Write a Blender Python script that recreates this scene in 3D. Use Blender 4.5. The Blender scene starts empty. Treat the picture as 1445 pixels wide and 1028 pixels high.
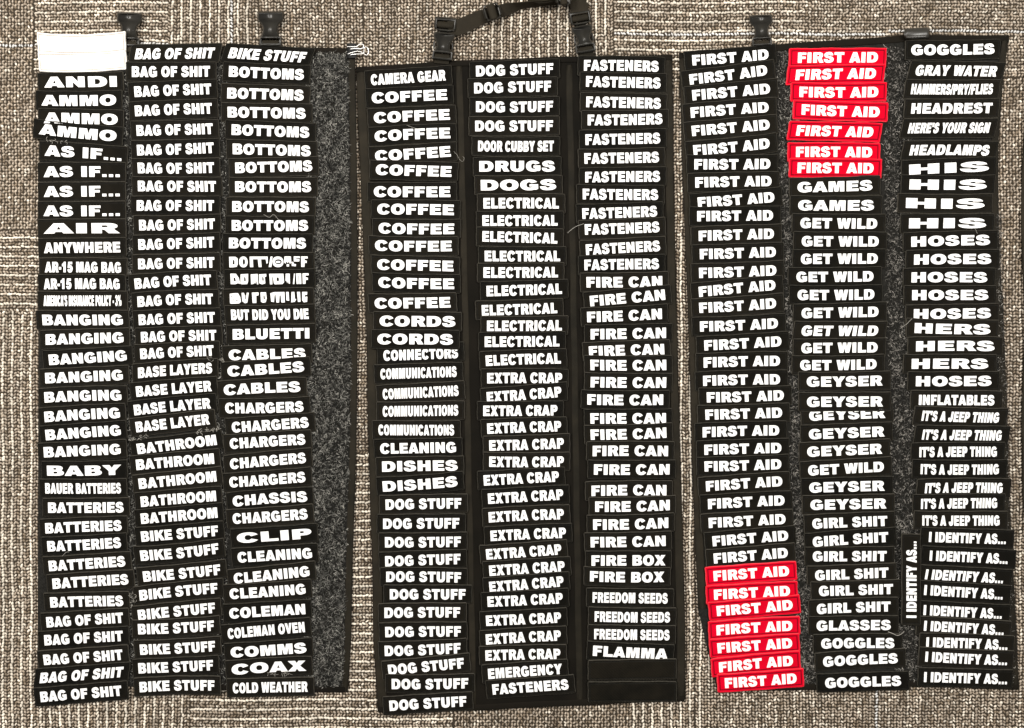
import bpy, math, random
import numpy as np
from mathutils import Vector
from mathutils.geometry import tessellate_polygon

random.seed(7)
RNG = np.random.default_rng(11)
SC = bpy.context.scene
COL = SC.collection

# ------------------------------------------------------------------ camera, world, lamps, exposure
CX, CY, H = 722.5, 514.0, 1.25          # millimetre grid of the floor, camera height in metres
cam_d = bpy.data.cameras.new('camera')
cam = bpy.data.objects.new('camera', cam_d)
COL.objects.link(cam)
cam.location = (0, 0, H)
cam_d.sensor_width = 36.0
cam_d.lens = 36.0 * H / 1.445
cam_d.clip_start = 0.02
cam_d.clip_end = 60.0
SC.camera = cam

world = bpy.data.worlds.new('World')
SC.world = world
world.use_nodes = True
bg = world.node_tree.nodes['Background']
bg.inputs['Color'].default_value = (1.0, 0.98, 0.95, 1)
bg.inputs['Strength'].default_value = 0.24

def area_lamp(name, loc, target, size, size_y, power, color):
    l = bpy.data.lights.new(name, 'AREA')
    l.shape = 'RECTANGLE'
    l.size, l.size_y, l.energy, l.color = size, size_y, power, color
    o = bpy.data.objects.new(name, l)
    COL.objects.link(o)
    o.location = loc
    o.rotation_euler = (Vector(target) - Vector(loc)).to_track_quat('-Z', 'Y').to_euler()
    return o
area_lamp('ceiling_lamp', (-1.55, 0.75, 2.0), (-0.1, 0, 0), 0.5, 0.8, 70, (1.0, 0.965, 0.91))
area_lamp('ceiling_lamp', (1.60, 0.55, 2.0), (0.1, 0, 0), 0.5, 0.8, 50, (1.0, 0.97, 0.92))
area_lamp('ceiling_lamp', (0.0, 1.6, 2.3), (0, 0, 0), 1.4, 0.5, 34, (1.0, 0.96, 0.90))

SC.view_settings.view_transform = 'Standard'
SC.view_settings.look = 'None'
SC.view_settings.exposure = 0.0
SC.view_settings.gamma = 1.0
SC.render.engine = 'CYCLES'
SC.cycles.max_bounces = 5

# ------------------------------------------------------------------ helpers
def W(px, py, z=0.0):
    """floor measure (mm from the top left of the layout, z in mm) -> metres"""
    k = 1.0 - z * 0.001 / H
    return ((px - CX) * 0.001 * k, (CY - py) * 0.001 * k, z * 0.001)

def mesh_np(name, verts, quads=None, tris=None, mats=(), smooth=False, loose_polys=None):
    me = bpy.data.meshes.new(name)
    verts = np.asarray(verts, dtype=np.float32).reshape(-1, 3)
    q = np.zeros((0, 4), np.int32) if quads is None or len(quads) == 0 else np.asarray(quads, np.int32)
    t = np.zeros((0, 3), np.int32) if tris is None or len(tris) == 0 else np.asarray(tris, np.int32)
    me.vertices.add(len(verts))
    me.vertices.foreach_set('co', verts.ravel())
    nl = q.size + t.size
    me.loops.add(nl)
    me.loops.foreach_set('vertex_index', np.concatenate([q.ravel(), t.ravel()]).astype(np.int32))
    me.polygons.add(len(q) + len(t))
    starts = np.concatenate([np.arange(len(q)) * 4, q.size + np.arange(len(t)) * 3]).astype(np.int32)
    me.polygons.foreach_set('loop_start', starts)
    me.update(calc_edges=True)
    me.validate()
    me.polygons.foreach_set('use_smooth', np.full(len(me.polygons), bool(smooth)))
    for m in mats:
        me.materials.append(m)
    return me

def link(name, me, parent=None, loc=None):
    o = bpy.data.objects.new(name, me)
    COL.objects.link(o)
    if loc is not None:
        o.location = loc
    if parent is not None:
        o.parent = parent
    return o

def tag(o, label=None, cat=None, group=None, kind=None):
    if label: o['label'] = label
    if cat: o['category'] = cat
    if group: o['group'] = group
    if kind: o['kind'] = kind
    return o

# ------------------------------------------------------------------ materials
def mat_new(name):
    m = bpy.data.materials.new(name)
    m.use_nodes = True
    nt = m.node_tree
    b = nt.nodes['Principled BSDF']
    return m, nt, b

def fabric(name, col_a, col_b, rough=0.85, weave=900.0, bump=0.25, spec=0.3, vary=0.35, mottle=45.0, sheen=0.0):
    m, nt, b = mat_new(name)
    N, L = nt.nodes, nt.links
    tc = N.new('ShaderNodeTexCoord')
    n1 = N.new('ShaderNodeTexNoise'); n1.inputs['Scale'].default_value = mottle; n1.inputs['Detail'].default_value = 6
    L.new(tc.outputs['Object'], n1.inputs['Vector'])
    oi = N.new('ShaderNodeObjectInfo')
    add = N.new('ShaderNodeMath'); add.operation = 'MULTIPLY_ADD'
    L.new(oi.outputs['Random'], add.inputs[0]); add.inputs[1].default_value = vary; 
    L.new(n1.outputs['Fac'], add.inputs[2])
    ramp = N.new('ShaderNodeValToRGB')
    ramp.color_ramp.elements[0].position = 0.35; ramp.color_ramp.elements[0].color = (*col_a, 1)
    ramp.color_ramp.elements[1].position = 0.9; ramp.color_ramp.elements[1].color = (*col_b, 1)
    L.new(add.outputs[0], ramp.inputs['Fac'])
    L.new(ramp.outputs['Color'], b.inputs['Base Color'])
    b.inputs['Roughness'].default_value = rough
    b.inputs['Specular IOR Level'].default_value = spec
    if sheen:
        b.inputs['Sheen Weight'].default_value = sheen
        b.inputs['Sheen Roughness'].default_value = 0.5
    w = N.new('ShaderNodeTexWave'); w.wave_type = 'BANDS'; w.bands_direction = 'DIAGONAL'
    w.inputs['Scale'].default_value = weave / 6.0; w.inputs['Distortion'].default_value = 1.5
    L.new(tc.outputs['Object'], w.inputs['Vector'])
    n2 = N.new('ShaderNodeTexNoise'); n2.inputs['Scale'].default_value = weave; n2.inputs['Detail'].default_value = 3
    L.new(tc.outputs['Object'], n2.inputs['Vector'])
    mx = N.new('ShaderNodeMath'); mx.operation = 'MULTIPLY_ADD'
    L.new(w.outputs['Fac'], mx.inputs[0]); mx.inputs[1].default_value = 0.5; L.new(n2.outputs['Fac'], mx.inputs[2])
    bp = N.new('ShaderNodeBump'); bp.inputs['Strength'].default_value = bump; bp.inputs['Distance'].default_value = 0.0006
    L.new(mx.outputs[0], bp.inputs['Height']); L.new(bp.outputs['Normal'], b.inputs['Normal'])
    return m

M = {}
M['black'] = fabric('black_twill', (0.0034, 0.0033, 0.0026), (0.0098, 0.0082, 0.0056), rough=0.8, bump=0.6, spec=0.04)
M['black_edge'] = fabric('black_cut_edge', (0.020, 0.019, 0.015), (0.050, 0.045, 0.036), rough=0.8, bump=0.8, spec=0.08, mottle=220)
M['black_thread'] = fabric('black_thread', (0.003, 0.003, 0.0025), (0.012, 0.011, 0.009), rough=0.7, spec=0.05, mottle=300)
M['red'] = fabric('red_twill', (0.47, 0.0006, 0.011), (0.62, 0.0012, 0.019), rough=0.8, bump=0.3, vary=0.2, spec=0.03)
M['red_edge'] = fabric('red_cut_edge', (0.66, 0.020, 0.035), (0.78, 0.06, 0.07), rough=0.8, bump=0.5, vary=0.2, spec=0.1)
M['red_thread'] = fabric('red_thread', (0.10, 0.0005, 0.004), (0.20, 0.001, 0.008), rough=0.7, spec=0.05)  # dark thread; its depth of colour also paints the groove's shade
M['white'] = fabric('white_twill', (0.80, 0.78, 0.75), (0.86, 0.85, 0.83), rough=0.9, bump=0.3, vary=0.1, spec=0.05)
M['white_edge'] = fabric('white_cut_edge', (0.66, 0.62, 0.57), (0.76, 0.73, 0.69), rough=0.9, bump=0.3, vary=0.1, spec=0.05)
M['white_thread'] = fabric('white_thread', (0.36, 0.32, 0.29), (0.5, 0.46, 0.42), rough=0.8, spec=0.05)
M['vinyl'] = fabric('white_vinyl', (0.84, 0.83, 0.82), (0.88, 0.88, 0.87), rough=0.55, bump=0.05, vary=0.1, spec=0.2)
M['nylon'] = fabric('black_nylon', (0.0036, 0.0033, 0.0026), (0.0095, 0.0078, 0.0056), rough=0.8, bump=0.4, mottle=18, spec=0.05)
M['webbing'] = fabric('black_webbing', (0.0095, 0.0082, 0.0055), (0.021, 0.017, 0.011), rough=0.7, weave=1500, bump=0.7, spec=0.10)
M['felt'] = fabric('black_felt', (0.006, 0.006, 0.005), (0.018, 0.017, 0.015), rough=0.95, bump=1.0, mottle=300, spec=0.03)

def attr_mat(name, rough, spec=0.2, noise=600.0, amt=0.5):
    m, nt, b = mat_new(name)
    N, L = nt.nodes, nt.links
    at = N.new('ShaderNodeAttribute'); at.attribute_name = 'yarn'
    tc = N.new('ShaderNodeTexCoord')
    n = N.new('ShaderNodeTexNoise'); n.inputs['Scale'].default_value = noise; n.inputs['Detail'].default_value = 3
    L.new(tc.outputs['Object'], n.inputs['Vector'])
    mr = N.new('ShaderNodeMapRange'); mr.inputs['To Min'].default_value = 1 - amt; mr.inputs['To Max'].default_value = 1 + amt
    L.new(n.outputs['Fac'], mr.inputs['Value'])
    mul = N.new('ShaderNodeVectorMath'); mul.operation = 'MULTIPLY'
    L.new(at.outputs['Color'], mul.inputs[0]); L.new(mr.outputs['Result'], mul.inputs[1])
    L.new(mul.outputs['Vector'], b.inputs['Base Color'])
    b.inputs['Roughness'].default_value = rough
    b.inputs['Specular IOR Level'].default_value = spec
    bp = N.new('ShaderNodeBump'); bp.inputs['Strength'].default_value = 0.5; bp.inputs['Distance'].default_value = 0.001
    L.new(n.outputs['Fac'], bp.inputs['Height']); L.new(bp.outputs['Normal'], b.inputs['Normal'])
    return m
M['carpet'] = attr_mat('woven_carpet', 0.9, 0.1, 700, 0.4)
M['fibre'] = attr_mat('pile_fibre', 0.7, 0.15, 300, 0.3)

def plastic(name, col, rough, spec=0.5, metal=0.0):
    m, nt, b = mat_new(name)
    N, L = nt.nodes, nt.links
    tc = N.new('ShaderNodeTexCoord')
    n = N.new('ShaderNodeTexNoise'); n.inputs['Scale'].default_value = 1400; n.inputs['Detail'].default_value = 4
    L.new(tc.outputs['Object'], n.inputs['Vector'])
    n3 = N.new('ShaderNodeTexNoise'); n3.inputs['Scale'].default_value = 120; n3.inputs['Detail'].default_value = 6
    L.new(tc.outputs['Object'], n3.inputs['Vector'])
    mr = N.new('ShaderNodeMapRange'); mr.inputs['To Min'].default_value = rough - 0.08; mr.inputs['To Max'].default_value = rough + 0.12
    L.new(n3.outputs['Fac'], mr.inputs['Value']); L.new(mr.outputs['Result'], b.inputs['Roughness'])
    b.inputs['Base Color'].default_value = (*col, 1)
    b.inputs['Specular IOR Level'].default_value = spec
    b.inputs['Metallic'].default_value = metal
    bp = N.new('ShaderNodeBump'); bp.inputs['Strength'].default_value = 0.25; bp.inputs['Distance'].default_value = 0.0003
    L.new(n.outputs['Fac'], bp.inputs['Height']); L.new(bp.outputs['Normal'], b.inputs['Normal'])
    return m
M['plastic'] = plastic('black_plastic', (0.022, 0.020, 0.016), 0.36, 0.55)
M['clip'] = plastic('black_enamel', (0.004, 0.004, 0.004), 0.5, 0.2)
M['wire'] = plastic('nickel_wire', (0.92, 0.91, 0.89), 0.42, 0.5, 1.0)
M['lint'] = plastic('pale_thread', (0.55, 0.52, 0.46), 0.8, 0.2)

# ------------------------------------------------------------------ floor: woven loop carpet
def build_carpet():
    M0 = 288.0                                         # loops reach this far past the panels on every side
    PA, PL = 4.43, 4.4                                 # rib spacing, stitch spacing along a rib
    def grid(vertical):
        a = np.arange(-M0, 1445 + M0 if vertical else 1028 + M0, PA); l = np.arange(-M0, 1028 + M0 if vertical else 1445 + M0, PL)
        ga, gl = np.meshgrid(a, l); ia, il = np.meshgrid(np.arange(len(a)), np.arange(len(l)))
        ga, gl, ia, il = ga.ravel(), gl.ravel(), ia.ravel(), il.ravel()
        return (ga, gl, ia, il) if vertical else (gl, ga, ia, il)
    def regions(x, y):
        n = len(x)
        o = np.zeros(n, int)                           # 0 plain, 1 ribs along y, 2 ribs along x
        weak = np.zeros(n, bool)
        top = y < 110
        o[top & (x >= 48) & (x < 238)] = 2
        o[top & (x >= 238) & (x < 866)] = 1
        weak |= top & (x > 350) & (x < 690)
        o[top & (x >= 866)] = 2
        weak |= top & (x > 1130)
        left = (x < 80) & ~top
        o[left & (y > 325) & (y < 440)] = 2
        o[left & (y >= 440)] = 1
        g1 = (x > 470) & (x < 560) & ~top
        o[g1] = 2; weak |= g1 & (y < 640)
        g2 = (x > 930) & (x < 1020) & ~top
        o[g2] = 1; weak |= g2 & (y < 330)
        rs = (x > 1390) & ~top
        o[rs & (y > 430)] = 1; weak |= rs
        bot = y > 955
        o[bot & (x < 270)] = 1
        o[bot & (x >= 270) & (x < 640)] = 2
        o[bot & (x >= 640) & (x < 890)] = 0
        o[bot & (x >= 890)] = 1
        weak |= bot & (x > 1000)
        return o, weak, top, bot
    parts = []
    for vert in (True, False):
        x, y, ia, il = grid(vert)
        hid = ((x > 85) & (x < 468) & (y > 100) & (y < 945)) | ((x > 555) & (x < 930) & (y > 120) & (y < 965)) | \
              ((x > 1020) & (x < 1390) & (y > 90) & (y < 940))
        o, weak, top, bot = regions(x, y)
        seam = ((np.abs(x - 513) < 0.4) & top) | ((np.abs(x - 980) < 0.4) & (y > 300)) | \
               ((np.abs(y - 325) < 0.4) & (x < 100)) | ((np.abs(y - 962) < 0.4) & (x > 470) & (x < 980))
        k = ~hid & ~seam & ((o == 2) != vert)
        x, y, ia, il, o, weak, top, bot = [q_[k] for q_ in (x, y, ia, il, o, weak, top, bot)]
        n = len(x)
        blue = ((np.abs(y - 62) < 2.2) & (x < 240)) | ((np.abs(y - 48 + (x - 868) * 0.004) < 2.2) & (x > 868)) | \
               ((np.abs(x - 326) < 2.2) & top) | ((np.abs(x - 1238) < 2.2) & bot)
        rib = (ia % 3 == 0) & (o != 0)
        per_rib = RNG.normal(0, 0.07, 2000)[ia]
        along = 0.10 * np.sin(il * 0.23 + ia * 0.7) + 0.06 * np.sin(il * 0.71 + ia)
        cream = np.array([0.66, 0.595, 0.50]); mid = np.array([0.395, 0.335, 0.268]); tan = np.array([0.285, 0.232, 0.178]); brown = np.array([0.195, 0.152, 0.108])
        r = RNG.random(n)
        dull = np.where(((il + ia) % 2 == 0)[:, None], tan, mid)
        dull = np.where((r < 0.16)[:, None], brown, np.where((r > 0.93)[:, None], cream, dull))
        cream_rib = np.where((r < 0.85)[:, None], cream, mid)  # bright ribs: mostly cream yarn, some mid tone
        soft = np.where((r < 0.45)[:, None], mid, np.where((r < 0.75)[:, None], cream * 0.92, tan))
        col = np.where(rib[:, None], np.where(weak[:, None], soft, cream_rib), dull)
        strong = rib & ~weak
        col = np.where(blue[:, None], np.array([0.58, 0.57, 0.55]), col)
        drift = 1 + 0.06 * np.sin(x * 0.013 + 1.3 * np.sin(y * 0.007))
        col = col * (drift * (1 + per_rib + along) * (0.88 + 0.24 * RNG.random(n)))[:, None]
        hgt = np.where(strong, 2.3, 1.85) + RNG.normal(0, 0.25, n)
        la = np.where(strong, 2.9, 2.5) + RNG.normal(0, 0.28, n)
        lb = np.where(strong, 1.75, 1.5) + RNG.normal(0, 0.2, n)
        sgn = np.where(ia % 2 == 0, 1, -1)
        ang = (math.pi / 2 if vert else 0.0) + np.where(strong, 0.34, 0.72) * sgn + RNG.normal(0, 0.22, n)
        ang = np.where(~strong & (il % 2 == 0), ang * 1.0 - 1.1 * sgn * (o == 0), ang)
        for (cx_, lo, hi) in ((513, -99, 110), (980, 300, 1999)):
            dd = x - cx_; x = x + np.where((y > lo) & (y < hi) & (np.abs(dd) < 14), np.sign(dd) * 0.9 * np.exp(-np.abs(dd) / 5), 0)
        for (cy_, lo, hi) in ((325, -99, 100), (962, 470, 980)):
            dd = y - cy_; y = y + np.where((x > lo) & (x < hi) & (np.abs(dd) < 14), np.sign(dd) * 0.8 * np.exp(-np.abs(dd) / 5), 0)
        sway = 0.9 * np.sin(y * 0.031 + x * 0.012)
        jx = x + RNG.normal(0, 0.42, n) + sway; jy = y + RNG.normal(0, 0.42, n) + 0.9 * np.sin(x * 0.027 + y * 0.011)
        parts.append((jx, jy, hgt, la, lb, ang, col))
    jx, jy, hgt, la, lb, ang = [np.concatenate([p_[i_] for p_ in parts]) for i_ in range(6)]
    col = np.concatenate([p_[6] for p_ in parts])
    n = len(jx)
    K = 6
    th = np.arange(K) * 2 * math.pi / K
    prof = [(1.0, 0.0), (0.82, 0.62)]
    V = np.zeros((n, 2 * K + 1, 3))
    ca, sa = np.cos(ang)[:, None], np.sin(ang)[:, None]
    for ri, (rr, zz) in enumerate(prof):
        u = la[:, None] * rr * np.cos(th)[None, :]; v = lb[:, None] * rr * np.sin(th)[None, :]
        V[:, ri * K:(ri + 1) * K, 0] = jx[:, None] + u * ca - v * sa
        V[:, ri * K:(ri + 1) * K, 1] = jy[:, None] + u * sa + v * ca
        V[:, ri * K:(ri + 1) * K, 2] = zz * hgt[:, None]
    V[:, 2 * K, 0] = jx; V[:, 2 * K, 1] = jy; V[:, 2 * K, 2] = hgt
    Wv = np.empty_like(V)
    Wv[..., 0] = (V[..., 0] - CX) * 0.001; Wv[..., 1] = (CY - V[..., 1]) * 0.001; Wv[..., 2] = V[..., 2] * 0.001
    q = np.array([[i, i + K, (i + 1) % K + K, (i + 1) % K] for i in range(K)])
    t = np.array([[i + K, 2 * K, (i + 1) % K + K] for i in range(K)])
    base = (np.arange(n) * (2 * K + 1))[:, None, None]
    quads = (q[None] + base).reshape(-1, 4); tris = (t[None] + base).reshape(-1, 3)
    colv = np.repeat(col[:, None, :], 2 * K + 1, axis=1).reshape(-1, 3)
    # backing sheet under the loops
    nv = n * (2 * K + 1)
    sx, sy = 0.7225 + M0 * 0.001, 0.514 + M0 * 0.001
    sheet = np.array([[-sx, -sy, 0.0002], [sx, -sy, 0.0002], [sx, sy, 0.0002], [-sx, sy, 0.0002],
                      [-sx, -sy, 0.0014], [sx, -sy, 0.0014], [sx, sy, 0.0014], [-sx, sy, 0.0014], [-4, -4, 0.0014], [4, -4, 0.0014], [4, 4, 0.0014], [-4, 4, 0.0014]])
    verts = np.concatenate([Wv.reshape(-1, 3), sheet])
    quads = np.concatenate([quads, [[nv, nv + 1, nv + 2, nv + 3]], [[nv + 8 + i_, nv + 8 + (i_ + 1) % 4, nv + 4 + (i_ + 1) % 4, nv + 4 + i_] for i_ in range(4)]])
    colv = np.concatenate([colv, np.tile([[0.034, 0.026, 0.018]], (4, 1)), np.tile([[0.30, 0.25, 0.195]], (8, 1))])
    me = mesh_np('carpet', verts, quads, tris, [M['carpet']], smooth=True)
    a = me.color_attributes.new('yarn', 'FLOAT_COLOR', 'POINT')
    a.data.foreach_set('color', np.concatenate([colv, np.ones((len(colv), 1))], axis=1).astype(np.float32).ravel())
    o_ = link('floor', me)
    tag(o_, kind='structure')
build_carpet()

# ------------------------------------------------------------------ generic slab from an outline
def resample(pts, step=14.0, closed=True):
    out = []
    m = len(pts)
    for i in range(m if closed else m - 1):
        a, b = pts[i], pts[(i + 1) % m]
        d = math.dist(a, b); k = max(1, int(d / step))
        for j in range(k):
            out.append((a[0] + (b[0] - a[0]) * j / k, a[1] + (b[1] - a[1]) * j / k))
    if not closed: out.append(pts[-1])
    return out

def inset_loop(pts, d):
    """move a closed outline inward by d (works for either winding)"""
    n = len(pts); A = sum(pts[i][0] * pts[(i + 1) % n][1] - pts[(i + 1) % n][0] * pts[i][1] for i in range(n))
    s = 1 if A > 0 else -1
    out = []
    for i in range(n):
        p0, p1, p2 = pts[i - 1], pts[i], pts[(i + 1) % n]
        e1 = Vector((p1[0] - p0[0], p1[1] - p0[1])); e2 = Vector((p2[0] - p1[0], p2[1] - p1[1]))
        if e1.length < 1e-9: e1 = e2
        if e2.length < 1e-9: e2 = e1
        n1 = Vector((-e1.y, e1.x)).normalized(); n2 = Vector((-e2.y, e2.x)).normalized()
        b = n1 + n2
        b = b / max(0.35, b.length_squared) * 2 if b.length > 1e-6 else n1
        b = b if b.length < 2.2 else b.normalized() * 2.2
        out.append((p1[0] + s * b.x * d, p1[1] + s * b.y * d))
    return out

def slab(name, outline, rings, mat, parent=None, holes=(), smooth=False, ofs=None, zfun=None):
    """outline in mm grid; rings = [(inset, z), ...] from the bottom up; top closed, bottom open edge closed by first ring"""
    V, Q, T = [], [], []
    loops = [list(outline)] + [list(h) for h in holes]
    signs = [1] + [-1] * len(holes)
    last = []
    n_r = len(rings)
    starts = []
    for lp, sg in zip(loops, signs):
        n = len(lp); st = len(V); starts.append((st, n))
        for (ins, z) in rings:
            L_ = inset_loop(lp, ins * sg) if abs(ins) > 1e-9 else lp
            for (x, y) in L_:
                zz = z + (zfun(x, y) if zfun else 0.0)
                V.append(W(x, y, zz))
        for r in range(n_r - 1):
            a, b = st + r * n, st + (r + 1) * n
            for i in range(n):
                j = (i + 1) % n
                Q.append((a + i, a + j, b + j, b + i))
    polys, idx = [], []
    for (st, n) in starts:
        o0 = st + (n_r - 1) * n
        polys.append([Vector(V[o0 + i]) for i in range(n)]); idx += [o0 + i for i in range(n)]
    flat = [[Vector((v.x, v.y, 0)) for v in p] for p in polys]
    for t in tessellate_polygon(flat):
        a, b, c = (Vector(V[idx[i]]) for i in t)
        tri = [idx[i] for i in t]
        if (b - a).cross(c - a).z < 0: tri.reverse()
        T.append(tri)
    me = mesh_np(name, V, Q, T, [mat], smooth=smooth)
    if ofs is not None:
        co = np.array(V, dtype=np.float32) - np.array(ofs, dtype=np.float32)
        me.vertices.foreach_set('co', co.ravel())
    return link(name, me, parent)

def strip(name, left, right, z0, z1, mat, parent=None):
    """woven tape between two edge lines, domed a little"""
    V, Q = [], []
    n = len(left)
    for (a, b) in zip(left, right):
        for f, z in ((0, z0), (0.02, z1 - 0.25), (0.15, z1), (0.5, z1 + 0.15), (0.85, z1), (0.98, z1 - 0.25), (1, z0)):
            V.append(W(a[0] + (b[0] - a[0]) * f, a[1] + (b[1] - a[1]) * f, z))
    for i in range(n - 1):
        for j in range(6):
            Q.append((i * 7 + j, i * 7 + j + 1, (i + 1) * 7 + j + 1, (i + 1) * 7 + j))
    for e in (0, (n - 1) * 7):
        Q.append((e, e + 1, e + 5, e + 6)); Q.append((e + 1, e + 2, e + 4, e + 5)) 
    me = mesh_np(name, V, Q, None, [mat], smooth=True)
    return link(name, me, parent)

def fibres(name, areas, count, parent, zb, dark=(0.008, 0.008, 0.007), light=(0.62, 0.60, 0.54), rad=0.26):
    """curly pile: thin three-sided fibres lying over a fabric"""
    Vs, Cs = [], []
    tot = sum(a[4] for a in areas)
    pts = []
    for (xa0, xa1, xb0, xb1, wgt, y0, y1) in areas:     # left/right at the top, left/right at the bottom
        k = int(count * wgt / tot)
        f = RNG.random(k); u = RNG.random(k)
        l = xa0 + (xb0 - xa0) * f; r = xa1 + (xb1 - xa1) * f
        pts.append(np.stack([l + (r - l) * u, y0 + (y1 - y0) * f], 1))
    p = np.concatenate(pts); n = len(p)
    S = 6
    field = 1.7 * np.sin(p[:, 0] * 0.09 + 2.0 * np.sin(p[:, 1] * 0.031)) + 1.3 * np.sin(p[:, 1] * 0.11 + p[:, 0] * 0.05)
    a = field + RNG.normal(0, 1.0, n)
    curl = RNG.normal(0, 0.75, n)
    step = RNG.uniform(0.45, 1.25, n)
    cl = 0.5 + 0.5 * np.sin(p[:, 0] * 0.21 + 1.5 * np.sin(p[:, 1] * 0.083)) * np.sin(p[:, 1] * 0.17 + 1.1 * np.sin(p[:, 0] * 0.13))
    mixv = np.clip(0.18 + 0.34 * cl + RNG.normal(0, 0.30, n), 0, 1) ** 2.3
    col = np.array(dark) + (np.array(light) - np.array(dark)) * mixv[:, None]
    h0 = RNG.uniform(0.0, 0.5, n); hh = RNG.uniform(0.25, 1.5, n) * (0.5 + cl)
    x, y = p[:, 0].copy(), p[:, 1].copy()
    V = np.zeros((n, S, 3, 3))
    for s in range(S):
        z = zb + h0 + hh * math.sin(math.pi * s / (S - 1))
        r = rad * (1.0 if 0 < s < S - 1 else 0.5)
        nx, ny = -np.sin(a), np.cos(a)
        for j, (du, dz) in enumerate(((-1, -0.5), (1, -0.5), (0, 1))):
            V[:, s, j, 0] = x + nx * du * r; V[:, s, j, 1] = y + ny * du * r; V[:, s, j, 2] = z + dz * r
        x += np.cos(a) * step; y += np.sin(a) * step; a = a + curl * 0.6
    kz = 1 - V[..., 2] * 0.001 / H
    Wv = np.stack([(V[..., 0] - CX) * 0.001 * kz, (CY - V[..., 1]) * 0.001 * kz, V[..., 2] * 0.001], -1).reshape(-1, 3)
    q = np.array([[s * 3 + j, s * 3 + (j + 1) % 3, (s + 1) * 3 + (j + 1) % 3, (s + 1) * 3 + j] for s in range(S - 1) for j in range(3)])
    quads = (q[None] + (np.arange(n) * S * 3)[:, None, None]).reshape(-1, 4)
    me = mesh_np(name, Wv, quads, None, [M['fibre']], smooth=True)
    at = me.color_attributes.new('yarn', 'FLOAT_COLOR', 'POINT')
    cv = np.repeat(col, S * 3, axis=0)
    at.data.foreach_set('color', np.concatenate([cv, np.ones((len(cv), 1))], 1).astype(np.float32).ravel())
    o = link(name, me, parent)
    o['kind'] = 'stuff'
    return o

# ------------------------------------------------------------------ the three hanging panels
ZP0, ZP1 = 2.0, 4.2                      # underside and face of a panel, mm above the floor backing
def lerp_line(pts, y):
    for (a, b) in zip(pts[:-1], pts[1:]):
        if a[1] <= y <= b[1]:
            f = (y - a[1]) / (b[1] - a[1]); return a[0] + (b[0] - a[0]) * f
    return pts[0][0] if y < pts[0][1] else pts[-1][0]

def edge_tape(name, line, w0, w1, z0, z1, mat, parent):
    L_ = resample(line, 20, closed=False)
    lf, rt = [], []
    for i, p in enumerate(L_):
        a = L_[max(0, i - 1)]; b = L_[min(len(L_) - 1, i + 1)]
        d = Vector((b[0] - a[0], b[1] - a[1])).normalized(); nrm = Vector((-d.y, d.x))
        wob = 0.35 * math.sin(i * 0.9 + line[0][0])
        lf.append((p[0] + nrm.x * (w0 + wob), p[1] + nrm.y * (w0 + wob))); rt.append((p[0] + nrm.x * (w1 + wob), p[1] + nrm.y * (w1 + wob)))
    return strip(name, lf, rt, z0, z1, mat, parent)

def panel(label, left, right, top, bottom, face):
    """left/right: polylines going down; top/bottom: extra points between corners"""
    outl = left + bottom + right[::-1] + top[::-1]
    root = bpy.data.objects.new('fabric_panel', None)
    COL.objects.link(root)
    tag(root, label, 'panel', 'black panels that carry the patches')
    slab('backing', resample(outl, 25), [(0.6, ZP0), (0.0, ZP0 + 0.4), (0.0, ZP1 - 0.5), (0.5, ZP1)], face, root)
    return root

# left panel ----------------------------------------------------------------
P1L = [(57, 68), (55, 300), (54, 600), (53, 965)]
P1R = [(501, 69), (503, 180), (504.5, 300), (505, 420), (504.5, 500), (503.5, 600), (501, 700), (497.5, 800), (496, 900), (491, 977)]
panel1 = panel('leftmost black panel with an empty grey fuzzy strip along its right edge', P1L, P1R,
               [(180, 67), (360, 68)], [(270, 972)], M['felt'])
edge_tape('edge_binding', P1R, 0.5, 9.8, ZP1 - 1.2, ZP1 + 0.7, M['webbing'], panel1)
edge_tape('hem', [(58, 67), (180, 66), (360, 67), (498, 68.5)], -0.5, 9.0, ZP1 - 1.0, ZP1 + 0.9, M['nylon'], panel1)
edge_tape('hem', [(487, 977), (330, 974), (190, 971)], -0.5, 8.0, ZP1 - 1.0, ZP1 + 0.9, M['nylon'], panel1)
fibres('loop_pile', [(432, 491, 432, 495, 3.6, 74, 500), (432, 495, 428, 484, 3.5, 500, 970), (172, 190, 180, 196, 0.9, 80, 965), (304, 322, 304, 322, 0.9, 80, 965)], 30000, panel1, ZP1)

# middle panel --------------------------------------------------------------
P2L = [(502.6, 96), (505.2, 180), (508.5, 250), (513.5, 380), (515.5, 420), (517.5, 500), (519, 600), (521.5, 690), (525, 800), (526.5, 900), (533, 1004)]
P2R = [(949, 79), (951, 250), (955, 450), (962, 700), (967, 880), (967, 988)]
panel2 = panel('middle black nylon panel whose two top buckles hold a strap', P2L, P2R,
               [(640, 87), (800, 81)], [(680, 1001), (820, 994)], M['nylon'])
edge_tape('edge_binding', P2R, 0.4, 12.0, ZP1 - 1.2, ZP1 + 0.8, M['webbing'], panel2)
edge_tape('edge_binding', P2L, -0.4, -14.0, ZP1 - 1.2, ZP1 + 0.8, M['webbing'], panel2)
edge_tape('hem', [(502, 95.5), (640, 86.5), (800, 80.5), (949, 78.5)], -0.5, 8.0, ZP1 - 1.0, ZP1 + 1.0, M['nylon'], panel2)
edge_tape('hem', [(966, 989), (820, 995), (680, 1002), (534, 1005)], -0.5, 8.0, ZP1 - 1.0, ZP1 + 1.0, M['nylon'], panel2)
for (xa, xb, w) in ((648, 668, 9), (803, 818, 9)):
    edge_tape('divider_tape', [(xa, 92), ((xa * 2 + xb) / 3 + 1, 400), (xb, 996)], -w / 2, w / 2, ZP1 - 0.5, ZP1 + 0.5, M['webbing'], panel2)

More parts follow.
